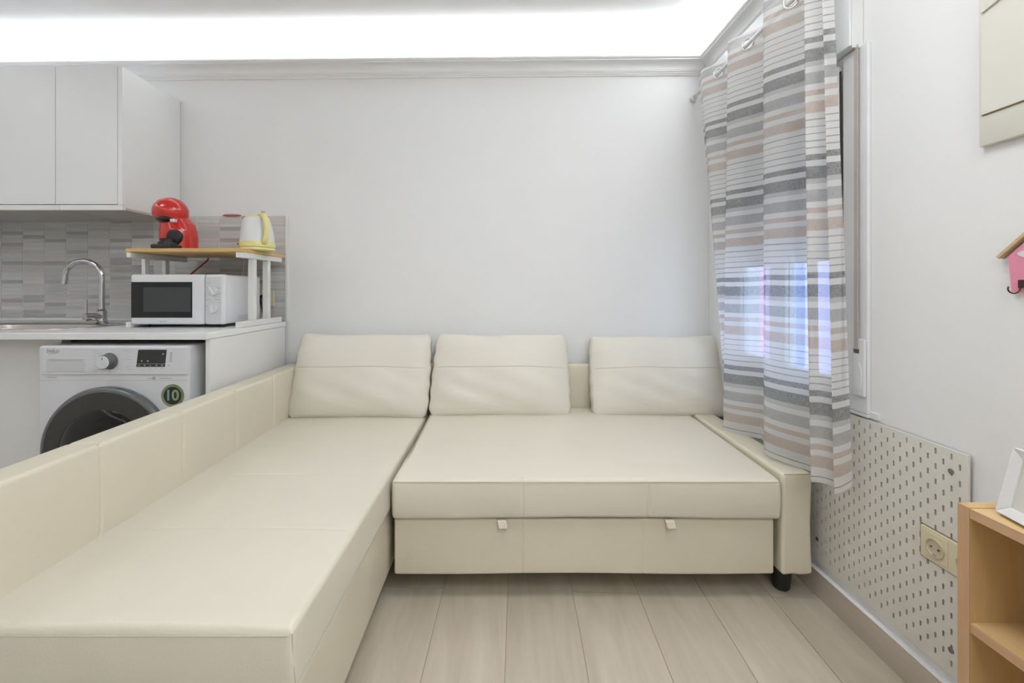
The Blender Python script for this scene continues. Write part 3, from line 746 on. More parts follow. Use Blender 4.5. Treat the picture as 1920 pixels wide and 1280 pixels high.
# control fascia
bm = bmesh.new(); box(bm, wx(80), wx(353), WYF - 0.005, WYF + 0.001, wz(701.5), wz(651)); fascia = obj('control_panel', bm, M['white_enamel'], wm, bevel=0.002)
FY = 0.0054
bm = bmesh.new(); patch(bm, 93, 671, 157, 690, 0.0052, 0.004); patch(bm, 93, 671.5, 157, 673, 0.0060, 0.004)
tray = obj('detergent_drawer', BOX(wx(90), wx(163), WYF - 0.0062, WYF - 0.004, wz(697), wz(671)), M['panel_grey'], wm, bevel=0.0015); bm.free()
bm = bmesh.new(); box(bm, wx(94), wx(156.5), WYF - 0.0066, WYF - 0.0061, wz(676.5), wz(673)); obj('grip_shadow', bm, M['mark_soft'], tray, label='grey line painted as the shadow in the grip')  # raised grey strip painted as the shadow of the drawer grip
# knob
kc = (wx(208), WYF - 0.004, wz(676.5))
bm = bmesh.new(); lathe(bm, [(0.0330, 0.0), (0.0330, -0.003), (0.0285, -0.005), (0.0275, -0.030), (0.0265, -0.032)], kc, axis='y', seg=40)
knob = smooth_by_angle(obj('knob', bm, M['door_edge'], wm, label='dark rimmed programme knob'), 30)
bm = bmesh.new(); lathe(bm, [(0.0250, -0.0321), (0.0250, -0.0335), (0.0235, -0.0345)], kc, axis='y', seg=40); smooth_by_angle(obj('knob_cap', bm, M['white_enamel'], knob), 30)
bm = bmesh.new(); box(bm, kc[0] - 0.0012, kc[0] + 0.0012, kc[1] - 0.0352, kc[1] - 0.0344, kc[2] + 0.010, kc[2] + 0.020); obj('pointer', bm, M['mark_dark'], knob)
# display
bm = bmesh.new(); prism(bm, [(wx(257.6), wz(687)), (wx(311), wz(687)), (wx(314.8), wz(655)), (wx(261.6), wz(655))], 'y', WYF - 0.0058, WYF - 0.0045)
disp = obj('display', bm, M['display'], wm)
bm = bmesh.new(); Yd = WYF - 0.0060
for px, py, w_, h_ in ((268, 676, 2.2, 3), (279.5, 676, 2.6, 3), (308, 663, 2.6, 2.6), (263, 684.3, 2.5, 1.5), (273.5, 684.3, 2.8, 2), (284, 685, 3, 1.2), (295.5, 684.3, 2.8, 2), (306, 684.3, 2.8, 2)):
    box(bm, wx(px - w_ / 2), wx(px + w_ / 2), Yd, Yd + 0.0003, wz(py + h_ / 2), wz(py - h_ / 2))
box(bm, wx(258.3), wx(311.5), Yd, Yd + 0.0003, wz(681.6), wz(681.1))
tag(obj('display_symbols', bm, M['display_lit'], disp), kind='stuff')
# printed markings on the fascia
bm = bmesh.new(); Yp = WYF - 0.0054
def dash(px, py, w_, h_=0.9): box(bm, wx(px), wx(px + w_), Yp, Yp + 0.0005, wz(py + h_ / 2), wz(py - h_ / 2))
for i, (py, w_) in enumerate(((656.5, 10), (661.5, 19), (667.8, 8), (673.7, 8), (679.6, 8), (685.6, 15), (692.3, 19), (695.5, 10))): dash(176, py, w_, 0.8)
for i, (py, w_) in enumerate(((656.5, 18), (661.8, 9), (667.8, 8), (673.7, 14), (679.6, 6), (686, 12), (692, 9))): dash(249 - w_, py, w_, 0.8)
dash(211, 656, 6, 0.9); dash(206, 696, 4, 1.5)
for px in (283, 294, 305): dash(px - 1.5, 690.5, 3.5, 1)
tag(obj('programme_print', bm, M['mark_soft'], fascia), kind='stuff')
bm = bmesh.new()
for k, py in enumerate((661.2, 665, 668.8, 672.6, 676.4)): dash(320.3 - k * 0.2, py, 4.8, 1.0)
dash(317.5, 684.6, 2, 1.2)
tag(obj('level_marks', bm, M['mark_dark'], fascia), kind='stuff')
text_mesh('logo', 'beko', 0.0245, (wx(102), WYF - 0.0054, wz(657.3)), FACE_CAM, M['mark'], fascia, bold=0.0003)
bm = bmesh.new(); prism(bm, [(wx(93.5), wz(663.2)), (wx(108), wz(661.0)), (wx(109.5), wz(659)), (wx(110.2), wz(659.2)), (wx(108.6), wz(661.9)), (wx(93.8), wz(664.4))], 'y', WYF - 0.0056, WYF - 0.005)
obj('logo_stroke', bm, M['mark'], fascia)
bm = bmesh.new()
def dash2(px, py, w_, h_=1.0): box(bm, wx(px), wx(px + w_), WYF - 0.0004, WYF + 0.0002, wz(py + h_ / 2), wz(py - h_ / 2))
dash2(89.5, 707.3, 8, 1.2); dash2(99, 707.3, 8, 1.2); dash2(276, 709.3, 9, 1.2); dash2(300, 709.3, 22, 1.1)
lathe(bm, [(0.0065, WYF - 0.0004), (0.0065, WYF + 0.0002)], (wx(288.5), 0, wz(709)), axis='y', seg=16)
tag(obj('small_print', bm, M['mark'], wm), kind='stuff')
bm = bmesh.new(); box(bm, wx(72.2), wx(353), WYF - 0.0003, WYF + 0.0002, wz(713.2), wz(712.4)); obj('panel_joint', bm, M['mark_soft'], wm)
# badge
bc = (wx(323.9), WYF, wz(741.5))
bm = bmesh.new(); lathe(bm, [(0.0455, 0.0001), (0.0455, -0.0010), (0.036, -0.0012)], bc, axis='y', seg=48); bd = obj('badge', bm, mat('badge_green', (0.22, 0.27, 0.13), 0.35, noise=(14, 0.35)), wm, label='round green and black 10 badge')
bm = bmesh.new(); lathe(bm, [(0.035, -0.0012), (0.035, -0.0015)], bc, axis='y', seg=48); obj('badge_disc', bm, mat('badge_dark', (0.018, 0.026, 0.024), 0.3), bd)
text_mesh('badge_number', '1', 0.058, (bc[0] - 0.0165, WYF - 0.0018, bc[2]), FACE_CAM, mat('badge_blue', (0.25, 0.33, 0.38), 0.4), bd, bold=0.0014)
text_mesh('badge_number', '0', 0.058, (bc[0] + 0.0115, WYF - 0.0018, bc[2]), FACE_CAM, mat('badge_lime', (0.30, 0.37, 0.18), 0.4), bd, bold=0.0014)
# porthole door
dc = (wx(208), WYF, wz(843))
bm = bmesh.new(); lathe(bm, [(0.247, 0.001), (0.254, -0.006), (0.255, -0.020), (0.250, -0.030), (0.240, -0.034), (0.236, -0.033)], dc, axis='y', seg=96)
dr = obj('door', bm, M['door_edge'], wm); smooth_by_angle(dr, 50)
bm = bmesh.new(); lathe(bm, [(0.2355, -0.0331), (0.2355, -0.0345), (0.175, -0.040), (0.170, -0.040)], dc, axis='y', seg=96); smooth_by_angle(obj('door_ring', bm, M['door_grey'], dr), 40)
bm = bmesh.new()
lathe(bm, [(0.170, -0.0401), (0.166, -0.044), (0.150, -0.052), (0.12, -0.060), (0.08, -0.067), (0.03, -0.071), (0.002, -0.0715)], dc, axis='y', seg=72); smooth_by_angle(obj('door_glass', bm, M['door_glass'], dr), 60)

# ------------------------------------------------------------------ wall cabinets
UY = 2.006
for (x0, x1, lab) in ((X(110.5, UY), X(228.5, UY), 'white wall cabinet nearest the corner of the kitchen, beside bare wall'), (-2.66, X(110.0, UY) - 0.0005, 'white wall cabinet above the sink, cut by the left picture edge'), (-3.195, -2.661, 'white wall cabinet outside the left edge, only its underside in view')):
    cw = thing('wall_cabinet', lab, 'cabinet', ((x0 + x1) / 2, 2.19, 1.44), 'white wall cabinets')
    bm = bmesh.new(); box(bm, x0, x1, UY + 0.0205, yw(x0) - 0.008, 1.452, 2.108)
    # valance strip that carries on below the door
    obj('carcass', bm, M['cab'], cw, bevel=0.0008)
    bm = bmesh.new(); box(bm, x0, x1, UY + 0.004, UY + 0.0200, 1.4405, 1.4640); obj('bottom_rail', bm, M['cab'], cw)
    bm = bmesh.new(); box(bm, x0 + 0.001, x1 - 0.001, UY + 0.0202, yw(x0) - 0.010, 1.4425, 1.4517); obj('underside', bm, M['cab_under'], cw, label='greyish underside')
    rightmost = x1 > -1.9; far_left = x1 < -2.6
    if rightmost:
        bm = bmesh.new(); box(bm, x1 - 0.0195, x1, UY + 0.0015, UY + 0.0205, 1.4645, 2.108); obj('side_edge', bm, M['cab'], cw)
    dx1 = x1 - 0.0215 if rightmost else x1 - 0.002 if far_left else X(103.2, UY)
    dx0 = X(104.2, UY) if rightmost else x0
    if not rightmost: dx0 = x0 + 0.002
    d = obj('door', BOX(dx0, dx1, UY, UY + 0.018, 1.4665, 2.110), M['cab'], cw, bevel=0.0012)

# ------------------------------------------------------------------ shelf rack over the microwave
RY0, RY1 = 1.945, 2.335
rack = thing('counter_rack', 'wooden topped rack on white metal uprights standing over the microwave', 'rack', (-1.445, 2.1, 0.896))
obj('board', BOX(-1.703, -1.174, RY0, RY1, 1.2395, 1.2555), M['shelf_wood'], rack, bevel=0.002)
for x0, x1 in ((-1.7155 + 0.014, -1.686 + 0.004), (-1.205, -1.176)):
    obj('side_rail', BOX(x0, x1, RY0 + 0.004, RY1 - 0.03, 1.214, 1.239), M['rack_white'], rack, bevel=0.002)
    obj('foot_rail', BOX(x0, x1, RY0 + 0.002, RY1 - 0.03, 0.8955, 0.922), M['rack_white'], rack, bevel=0.002)
    for y in (2.056, 2.180):
        obj('post', BOX(x0 + 0.0005 - (0.010 if x0 < -1.5 else 0), x1 - 0.0005 - (0.010 if x0 < -1.5 else 0), y - 0.013, y + 0.013, 0.9222, 1.2137), M['rack_white'], rack, bevel=0.002)
M['plug_brown'] = mat('grey_brown_plug', (0.33, 0.29, 0.26), 0.6)
for z in (0.896, 1.214): obj('end_plug', BOX(-1.206, -1.176, RY1 - 0.0295, RY1 - 0.020, z, z + 0.025), M['plug_brown'], rack)

# microwave
MY = 1.952
mw = thing('microwave', 'white microwave oven with a dark window under the rack', 'microwave', (-1.465, 2.1, 0.896))
def mx(px): return (px - 940) * MY / F
def mz(py): return CAMH - (py - 542) * MY / F
mx0, mx1 = mx(244), mx(421)
def f(co, n):
    return co
bm = bmesh.new(); soft_box(bm, mx0 + 0.003, mx1, MY + 0.012, 2.245, 0.910, 1.136, 0.012, 0.05); obj('body', bm, M['white_plastic'], mw, smooth=True)
bm = bmesh.new(); soft_box(bm, mx0, mx(382), MY, MY + 0.030, 0.9095, 1.1375, 0.010, 0.04); md = obj('door', bm, M['white_plastic'], mw, smooth=True)
bm = bmesh.new(); soft_box(bm, mx(383.4), mx1, MY + 0.001, MY + 0.030, 0.9095, 1.1375, 0.010, 0.04)
mp_ = obj('control_panel', bm, M['white_plastic'], mw, smooth=True)
obj('panel_inset', BOX(mx(386), mx(414), MY - 0.0002, MY + 0.004, mz(605), mz(519)), M['panel_grey'], mp_)
wn = obj('window', BOX(mx(246.3), mx(360.6), MY - 0.0012, MY + 0.004, mz(595.5), mz(528.5)), M['mw_black'], md)
obj('window_mesh', BOX(mx(269), mx(358), MY - 0.0016, MY - 0.0010, mz(584.5), mz(538.5)), M['mw_window'], wn)
for py in (545, 578):
    c = (mx(399.5), MY - 0.0002, mz(py)); bm = bmesh.new()
    lathe(bm, [(0.0235, 0.0), (0.0225, -0.006), (0.021, -0.008)], c, axis='y', seg=36); kn = smooth_by_angle(obj('knob', bm, M['panel_grey'], mp_), 30)
    bm = bmesh.new(); a = math.radians(-35 if py == 545 else 0); u = Vector((math.sin(a), 0, math.cos(a))); v = Vector((u.z, 0, -u.x)); vs = []
    for yy in (c[1] - 0.008, c[1] - 0.017):
        for su, sv in ((1, 1), (1, -1), (-1, -1), (-1, 1)):
            p = Vector(c) + u * 0.019 * su + v * (0.0045 if yy > c[1] - 0.01 else 0.0035) * sv; vs.append(bm.verts.new((p.x, yy, p.z)))
    for ff in ((0, 1, 2, 3), (7, 6, 5, 4), (0, 4, 5, 1), (1, 5, 6, 2), (2, 6, 7, 3), (3, 7, 4, 0)): bm.faces.new([vs[i] for i in ff])
    obj('grip', bm, M['white_plastic'], kn)
bm = bmesh.new()
for px, py, w_ in ((386.5, 530, 8.5), (386, 561.5, 9), (402, 561.5, 11), (387, 539, 5), (407, 539.5, 6), (409, 550, 5), (386, 573, 4), (409, 567, 5)):
    box(bm, mx(px), mx(px + w_), MY - 0.0005, MY, mz(py + 0.5), mz(py - 0.5))
tag(obj('panel_print', bm, M['mark'], mp_), kind='stuff')
bm = bmesh.new()
for i, w_ in enumerate((2.4, 1.7, 1.7, 2.4, 1.7, 1.7)):
    px = 300 + i * 2.45; box(bm, mx(px), mx(px + w_ * 0.8), MY - 0.0006, MY + 0.001, mz(603.6), mz(601.4 if i in (0, 3) else 602.0))
obj('logo', bm, M['mark'], md)
for x in (mx0 + 0.04, mx1 - 0.04):
    for y in (2.0, 2.2):
        bm = bmesh.new(); lathe(bm, [(0.012, 0.8955), (0.014, 0.9105)], (x, y, 0), seg=14); obj('foot', bm, M['black'], mw)
bm = bmesh.new()
for k in range(4):
    box(bm, mx1 - 0.0004, mx1 + 0.0004, 2.05, 2.17, 0.925 + k * 0.006, 0.9275 + k * 0.006)
tag(obj('side_vent', bm, M['mark_soft'], mw), kind='stuff')

# kitchen wall socket with a plug
ks = thing('wall_socket', 'beige wall socket with a black plug between the rack uprights', 'socket', (X(498, 2.33), yw(-1.27) - 0.0115, 1.0))
yk = yw(-1.27) - 0.0115
obj('plate', BOX(X(485, 2.34), X(513, 2.34), yk - 0.010, yk, 0.978, 1.062), M['beige'], ks, bevel=0.003)
bm = bmesh.new(); cx, cz = X(494, 2.33), 1.025
tube(bm, [(cx, yk - 0.0102, cz), (cx, yk - 0.035, cz), (cx - 0.004, yk - 0.045, cz - 0.01), (cx + 0.004, yk - 0.047, cz - 0.05), (cx + 0.012, yk - 0.04, cz - 0.11), (cx + 0.012, yk - 0.04, 0.899)], [0.017, 0.016, 0.008, 0.004, 0.004, 0.004], 12)
obj('plug', bm, M['black'], ks, smooth=True)

# ------------------------------------------------------------------ coffee machine
CY = 2.075; k_ = CY / F
def cxp(px): return (px - 940) * k_
def czp(py): return CAMH - (py - 542) * k_
ZB = 1.2558
cm = thing('coffee_machine', 'glossy red rounded capsule coffee machine on the rack', 'coffee machine', (cxp(334), CY, ZB))
def ell(bm, c, r, seg=32, rings=16):
    g = bmesh.ops.create_uvsphere(bm, u_segments=seg, v_segments=rings, radius=1)
    bmesh.ops.scale(bm, vec=r, verts=g['verts']); bmesh.ops.translate(bm, verts=g['verts'], vec=c)
bm = bmesh.new()
ell(bm, ((320.0 - 940) * (CY - 0.02) / F, CY - 0.02, CAMH - (397.5 - 542) * (CY - 0.02) / F), (0.0735, 0.072, 0.069))
# body: stack of ellipses
secs = [(1.2558, 309, 364, 0.070), (1.262, 308, 364.5, 0.072), (czp(445), 308, 364, 0.072), (czp(432), 308, 362.5, 0.070), (czp(420), 309, 359, 0.066), (czp(412), 311, 353, 0.060), (czp(404), 314, 347, 0.052), (czp(395), 318, 342, 0.040)]
rs = []
for z, a, b, dy in secs:
    ca, ra = (cxp(a) + cxp(b)) / 2, (cxp(b) - cxp(a)) / 2
    rs.append([bm.verts.new((ca + ra * math.copysign(abs(math.cos(t)) ** 0.8, math.cos(t)), CY + dy * math.copysign(abs(math.sin(t)) ** 0.8, math.sin(t)), z)) for t in [2 * math.pi * i / 40 for i in range(40)]])
for q in range(len(rs) - 1):
    for i in range(40): bm.faces.new((rs[q][i], rs[q][(i + 1) % 40], rs[q + 1][(i + 1) % 40], rs[q + 1][i]))
bm.faces.new(rs[0]); bm.faces.new(rs[-1])
o = obj('body', bm, M['red'], cm, smooth=True)
r_ = o.modifiers.new('remesh', 'REMESH'); r_.mode = 'VOXEL'; r_.voxel_size = 0.0028; r_.use_smooth_shade = True
s_ = o.modifiers.new('smooth', 'SMOOTH'); s_.factor = 0.6; s_.iterations = 10
bm = bmesh.new(); ell(bm, ((317.0 - 940) * (CY - 0.035) / F, CY - 0.035, CAMH - (412 - 542) * (CY - 0.035) / F), (0.046, 0.058, 0.020)); obj('capsule_mouth', bm, M['black'], cm, smooth=True, label='black opening under the head')
bm = bmesh.new(); yq = CY - 0.095; box(bm, (318 - 940) * yq / F, (326 - 940) * yq / F, yq, yq + 0.02, CAMH - (415.5 - 542) * yq / F, CAMH - (410 - 542) * yq / F); obj('capsule_lever', bm, M['white_paint'], cm, bevel=0.002)
bm = bmesh.new(); lathe(bm, [(0.0335, 0.0), (0.0335, -0.016), (0.031, -0.019), (0.020, -0.021)], ((325.5 - 940) * (CY - 0.08) / F, CY - 0.065, CAMH - (443.5 - 542) * (CY - 0.08) / F), axis='y', seg=40); smooth_by_angle(obj('water_dial', bm, M['black'], cm), 35)
bm = bmesh.new()
box(bm, -1.595, -1.50, 1.951, 2.04, ZB + 0.0005, ZB + 0.020); obj('drip_tray', bm, M['black'], cm, bevel=0.005)
bm = bmesh.new(); lathe(bm, [(0.040, ZB + 0.0205), (0.040, ZB + 0.031), (0.031, ZB + 0.0315), (0.031, ZB + 0.046), (0.029, ZB + 0.048)], (-1.545, 1.995, 0), seg=36); smooth_by_angle(obj('cup_stand', bm, M['black'], cm), 35)
bm = bmesh.new(); 
tube(bm, [(cxp(364), CY + 0.05, ZB + 0.012), (cxp(376), 2.20, ZB + 0.004), (X(392, 2.338), 2.342, ZB - 0.002), (X(388, 2.345), 2.347, 1.225), (X(378, 2.34), 2.34, 1.20), (X(362, 2.32), 2.31, 1.155), (X(350, 2.30), 2.28, 1.12)], 0.0038, 8)
obj('cord', bm, M['red_cord'], cm, smooth=True, label='red power cord hanging behind the rack')

# kettle
KY = 2.10
def kx(px): return (px - 940) * KY / F
kc = (kx(482.5), KY, ZB)
kt = thing('kettle', 'white electric kettle with a pale yellow handle and base on the rack', 'kettle', kc)
bm = bmesh.new(); lathe(bm, [(0.074, 0.0006), (0.079, 0.004), (0.079, 0.012), (0.074, 0.016)], kc, seg=48); smooth_by_angle(obj('power_base', bm, M['yellow'], kt), 40)
bm = bmesh.new(); lathe(bm, [(0.076, 0.0165), (0.0785, 0.022), (0.078, 0.034), (0.0765, 0.043)], kc, seg=48); smooth_by_angle(obj('base_band', bm, M['yellow'], kt), 40)
bm = bmesh.new(); lathe(bm, [(0.0762, 0.0432), (0.0735, 0.07), (0.068, 0.10), (0.061, 0.13), (0.055, 0.152), (0.052, 0.160)], kc, seg=48)
for v in bm.verts:      # spout towards the left
    d = v.co - Vector(kc); h = d.z / 0.16
    if d.x < 0: v.co.x += -0.014 * max(0, h - 0.55) / 0.45 * (abs(d.x) / 0.06) ** 3
smooth_by_angle(obj('body', bm, M['white_plastic'], kt), 40)
bm = bmesh.new(); lathe(bm, [(0.051, 0.1602), (0.050, 0.165), (0.040, 0.170), (0.002, 0.172)], kc, seg=40); lid = smooth_by_angle(obj('lid', bm, M['yellow'], kt), 40)
bm = bmesh.new(); ca, sa = math.cos(math.radians(-38)), math.sin(math.radians(-38)); hp = []
for rr, zz in ((0.020, 0.172), (0.048, 0.174), (0.074, 0.166), (0.092, 0.145), (0.100, 0.115), (0.101, 0.085), (0.094, 0.058), (0.082, 0.042), (0.072, 0.036)):
    hp.append((kc[0] + rr * ca, kc[1] + rr * sa, kc[2] + zz))
tube(bm, hp, [0.008, 0.012, 0.0135, 0.0135, 0.0125, 0.0125, 0.0135, 0.014, 0.010], 16); obj('handle', bm, M['yellow'], kt, smooth=True)
bm = bmesh.new(); lathe(bm, [(0.009, 0.0), (0.008, 0.006)], (kc[0] + 0.062 * ca, kc[1] + 0.062 * sa, kc[2] + 0.182), seg=16); obj('lid_button', bm, M['mark'], kt)
bm = bmesh.new(); a0 = math.radians(205)
for z0, z1 in ((0.055, 0.145),):
    p = []
    for i in range(9):
        t = i / 8; z = z0 + (z1 - z0) * t; rr = 0.0755 + (0.0565 - 0.0755) * ((z - 0.043) / 0.11); p.append((kc[0] + (rr) * math.cos(a0), kc[1] + (rr) * math.sin(a0), kc[2] + z))
    tube(bm, p, 0.0045, 8)
obj('water_gauge', bm, M['mark'], kt, smooth=True)
bm = bmesh.new(); bmesh.ops.create_uvsphere(bm, u_segments=12, v_segments=8, radius=0.004); bmesh.ops.translate(bm, verts=bm.verts, vec=(kx(454.5), KY - 0.035, ZB + 0.032)); obj('switch_light', bm, M['mark_dark'], kt)
bm = bmesh.new(); tube(bm, [(kx(470), KY + 0.07, ZB + 0.008), (kx(462), 2.24, ZB + 0.004), (X(458, 2.338), 2.340, ZB), (X(457, 2.342), 2.343, 1.225), (X(456.5, 2.34), 2.338, 1.17), (X(452, 2.32), 2.31, 1.12)], 0.003, 8)
obj('cord', bm, M['white_paint'], kt, smooth=True, label='white power cord hanging behind the rack')

# ------------------------------------------------------------------ curtain, rod
RX, RZ = 1.030, 2.094
rod = thing('curtain_rod', 'thin white curtain rod high beside the window', 'curtain rod', (RX, 2.3, RZ))
bm = bmesh.new(); tube(bm, [(RX, 1.23, RZ), (RX, 2.29, RZ)], 0.0085, 16); obj('pole', bm, M['rod'], rod, smooth=True)
bm = bmesh.new(); tube(bm, [(RX, 2.290, RZ), (RX, 2.318, RZ)], 0.014, 16); obj('bracket', bm, M['rod'], rod)
bm = bmesh.new(); box(bm, RX - 0.012, XR - 0.0005, 1.222, 1.236, RZ - 0.03, RZ + 0.012); obj('bracket', bm, M['rod'], rod, bevel=0.002)
TOP = [(2.200, 1.012), (2.110, 0.985), (1.985, 1.070), (1.868, 0.985), (1.730, 1.078), (1.602, 0.978), (1.470, 1.072), (1.386, 0.975), (1.352, 1.025), (1.336, 0.992), (1.325, 1.018)]
BOT = [(1.985, 1.050), (1.965, 1.035), (1.945, 1.060), (1.904, 0.985), (1.760, 1.068), (1.597, 0.980), (1.450, 1.068), (1.353, 0.975), (1.335, 1.040), (1.305, 1.015), (1.288, 1.055)]
MPS = 24; nseg = len(TOP) - 1; ZT, ZH = 2.145, 0.455
def curve(P, s):
    i = min(int(s), len(P) - 2); t = s - i
    a, b = P[i], P[i + 1]; ts = t * t * (3 - 2 * t)
    return a[0] + (b[0] - a[0]) * t, a[1] + (b[1] - a[1]) * (0.35 * t + 0.65 * ts)
cur = thing('curtain', 'sheer white curtain with grey and tan stripes hanging over the sofa arm', 'curtain', (1.03, 1.75, ZH))
nu, nv = nseg * MPS, 150
arc = [0.0]
for i in range(1, nu + 1):
    a, b = curve(TOP, (i - 1) / MPS), curve(TOP, i / MPS); arc.append(arc[-1] + math.hypot(a[0] - b[0], a[1] - b[1]))
def cpt(i, v):
    """v: 0 at the top, 1 at the hem"""
    s = i / MPS; a, b = curve(TOP, s), curve(BOT, s); w_ = v
    y = a[0] + (b[0] - a[0]) * w_; x = a[1] + (b[1] - a[1]) * w_
    x += 0.004 * math.sin(s * 5.1 + v * 3.0) * v
    z = ZT + (ZH - ZT) * v
    z += (-0.010 * math.sin(s * 2.3 + 0.5)) * v ** 3 + (0.028 * max(0, s - 9.3) if s > 9.3 else 0) * v ** 6
    return Vector((x, y, z))
# rod crossings of the fabric = eyelets
rings_at = []
for i in range(1, nu + 1):
    a, b = cpt(i - 1, 0.03).x - RX, cpt(i, 0.03).x - RX
    if a * b < 0: rings_at.append(i)
bm = bmesh.new(); uvl = bm.loops.layers.uv.new('UVMap'); grid = [[bm.verts.new(cpt(i, j / nv)) for i in range(nu + 1)] for j in range(nv + 1)]
for j in range(nv):
    for i in range(nu):
        zc = ZT + (ZH - ZT) * (j + 0.5) / nv; hole = False
        for ri in rings_at:
            if math.hypot((arc[i] + arc[i + 1]) / 2 - arc[ri], zc - RZ) < 0.0215: hole = True
        if hole: continue
        fc = bm.faces.new((grid[j][i], grid[j][i + 1], grid[j + 1][i + 1], grid[j + 1][i]))
        for lp, (ii, jj) in zip(fc.loops, ((i, j), (i + 1, j), (i + 1, j + 1), (i, j + 1))):
            lp[uvl].uv = (arc[ii] * 1.0, (1 - jj / nv) * (ZT - ZH))
bmesh.ops.delete(bm, geom=[v for v in bm.verts if not v.link_faces], context='VERTS')
obj('fabric', bm, M['curtain'], cur, smooth=True)
for ri in rings_at:
    p = cpt(ri, (ZT - RZ) / (ZT - ZH)); t = (cpt(min(ri + 2, nu), 0.03) - cpt(max(ri - 2, 0), 0.03)); n = Vector((t.y, -t.x, 0)).normalized()
    bm = bmesh.new(); torus(bm, (p.x, p.y, RZ), n, 0.0235, 0.0042, sy=0.8); obj('eyelet', bm, M['ring'], cur, smooth=True, label='silver eyelet ring')

# ------------------------------------------------------------------ pegboard
PXF, PXB = 1.108, 1.113
Y0, Y1, Z0, Z1 = 1.0198, 1.779, 0.1185, 0.675
holes = []
k = 0
while True:
    yc = 1.0387 + 0.0195 * k
    if yc > Y1 - 0.012: break
    zt = 0.638 if k % 2 == 0 else 0.6575
    zc = zt
    while zc > Z0 + 0.014: holes.append((yc, zc)); zc -= 0.0392
    k += 1
CUT = (0.955, 1.1340, 0.3695, 0.4560)     # socket cut-out
ys = {Y0, Y1, CUT[1]}; zs = {Z0, Z1, CUT[2], CUT[3]}
hw, hh = 0.0026, 0.0076
for y, z in holes: ys |= {round(y - hw, 5), round(y + hw, 5)}; zs |= {round(z - hh, 5), round(z + hh, 5)}
ys = sorted(ys); zs = sorted(zs)
def merge(L):
    o_ = [L[0]]
    for q in L[1:]:
        if q - o_[-1] > 1e-5: o_.append(q)
    return o_
ys, zs = merge(ys), merge(zs)
def inside(y, z):
    if CUT[0] < y < CUT[1] and CUT[2] < z < CUT[3]: return True
    r = 0.012; 
    for yc, zc in holes_near.get(round(y / 0.05), ()):
        if abs(y - yc) < hw and abs(z - zc) < hh: return True
    return False
holes_near = {}
for y, z in holes:
    for q in (-1, 0, 1): holes_near.setdefault(round(y / 0.05) + q, []).append((y, z))
solid = [[not inside((ys[i] + ys[i + 1]) / 2, (zs[j] + zs[j + 1]) / 2) for j in range(len(zs) - 1)] for i in range(len(ys) - 1)]
bm = bmesh.new(); cf, cb2 = {}, {}
def VV(i, j, back):
    d = cb2 if back else cf
    if (i, j) not in d: d[(i, j)] = bm.verts.new((PXB if back else PXF, ys[i], zs[j]))
    return d[(i, j)]
def S(i, j): return 0 <= i < len(ys) - 1 and 0 <= j < len(zs) - 1 and solid[i][j]
for i in range(len(ys) - 1):
    for j in range(len(zs) - 1):
        if not solid[i][j]: continue
        bm.faces.new((VV(i, j, 0), VV(i, j + 1, 0), VV(i + 1, j + 1, 0), VV(i + 1, j, 0)))
        for di, dj, p, q in ((-1, 0, (i, j), (i, j + 1)), (1, 0, (i + 1, j), (i + 1, j + 1)), (0, -1, (i, j), (i + 1, j)), (0, 1, (i, j + 1), (i + 1, j + 1))):
            if not S(i + di, j + dj): bm.faces.new((VV(*p, 0), VV(*q, 0), VV(*q, 1), VV(*p, 1)))
pb = thing('pegboard', 'white perforated pegboard fixed to the wall below the window', 'pegboard', (PXB, 1.4, Z0))
obj('board', bm, M['peg'], pb)
for y in (1.0595, 1.40, 1.73):
    for z in (0.17, 0.62):
        bm = bmesh.new(); lathe(bm, [(0.012, PXB + 0.0001), (0.012, XR - 0.0002)], (0, y, z), axis='x', seg=14); obj('spacer', bm, M['peg'], pb)
for y, z in ((1.0587, 0.6215), (1.0587, 0.181), (1.5075, 0.195)):
    bm = bmesh.new(); lathe(bm, [(0.0068, PXF - 0.0001), (0.0068, PXF - 0.0015), (0.004, PXF - 0.003)], (0, y, z), axis='x', seg=14); obj('screw', bm, M['screw'], pb)
bm = bmesh.new(); box(bm, PXF - 0.0010, PXB + 0.004, CUT[1] - 0.0005, CUT[1] + 0.0020, CUT[2], CUT[3]); box(bm, PXF - 0.0004, PXB, 0.96, CUT[1], CUT[2] - 0.0008, CUT[2] + 0.0006) ; box(bm, PXF - 0.0004, PXB, 1.02, CUT[1], CUT[3] - 0.0006, CUT[3] + 0.0010)
obj('cut_edge', bm, M['peg_back'], pb, label='brown rough edge of the socket cut-out')
# socket in the cut-out
sk = thing('wall_socket', 'beige double wall socket set in the pegboard cut-out', 'socket', (XR, 1.05, 0.41))
pl = obj('plate', BOX(1.104, XR - 0.0003, 0.972, 1.1325, 0.3715, 0.4535), M['beige'], sk, bevel=0.002)
bm = bmesh.new(); box(bm, 1.1022, 1.1041, 1.062, 1.122, 0.380, 0.445); obj('insert', bm, M['beige'], sk, bevel=0.0015)
for yc in (1.092, 1.018):
    bm = bmesh.new()
    c = (0, yc, 0.412); prof_ = [(0.0235, 1.1021), (0.0230, 1.0985), (0.0205, 1.0985), (0.0195, 1.1015), (0.0170, 1.1020)]
    lathe(bm, prof_, c, axis='x', seg=36)
    so = smooth_by_angle(obj('outlet', bm, mat('beige_shade', (0.62, 0.55, 0.39), 0.4), sk), 30)
    for dy in (-0.0095, 0.0095):
        bm = bmesh.new(); lathe(bm, [(0.0025, 1.1018), (0.0025, 1.0994)], (0, yc + dy, 0.412), axis='x', seg=10); obj('pin_hole', bm, M['mark_dark'], so)
    bm = bmesh.new(); box(bm, 1.0985, 1.1015, yc - 0.004, yc + 0.004, 0.3925, 0.3965); obj('earth_clip', bm, M['chrome'], so)

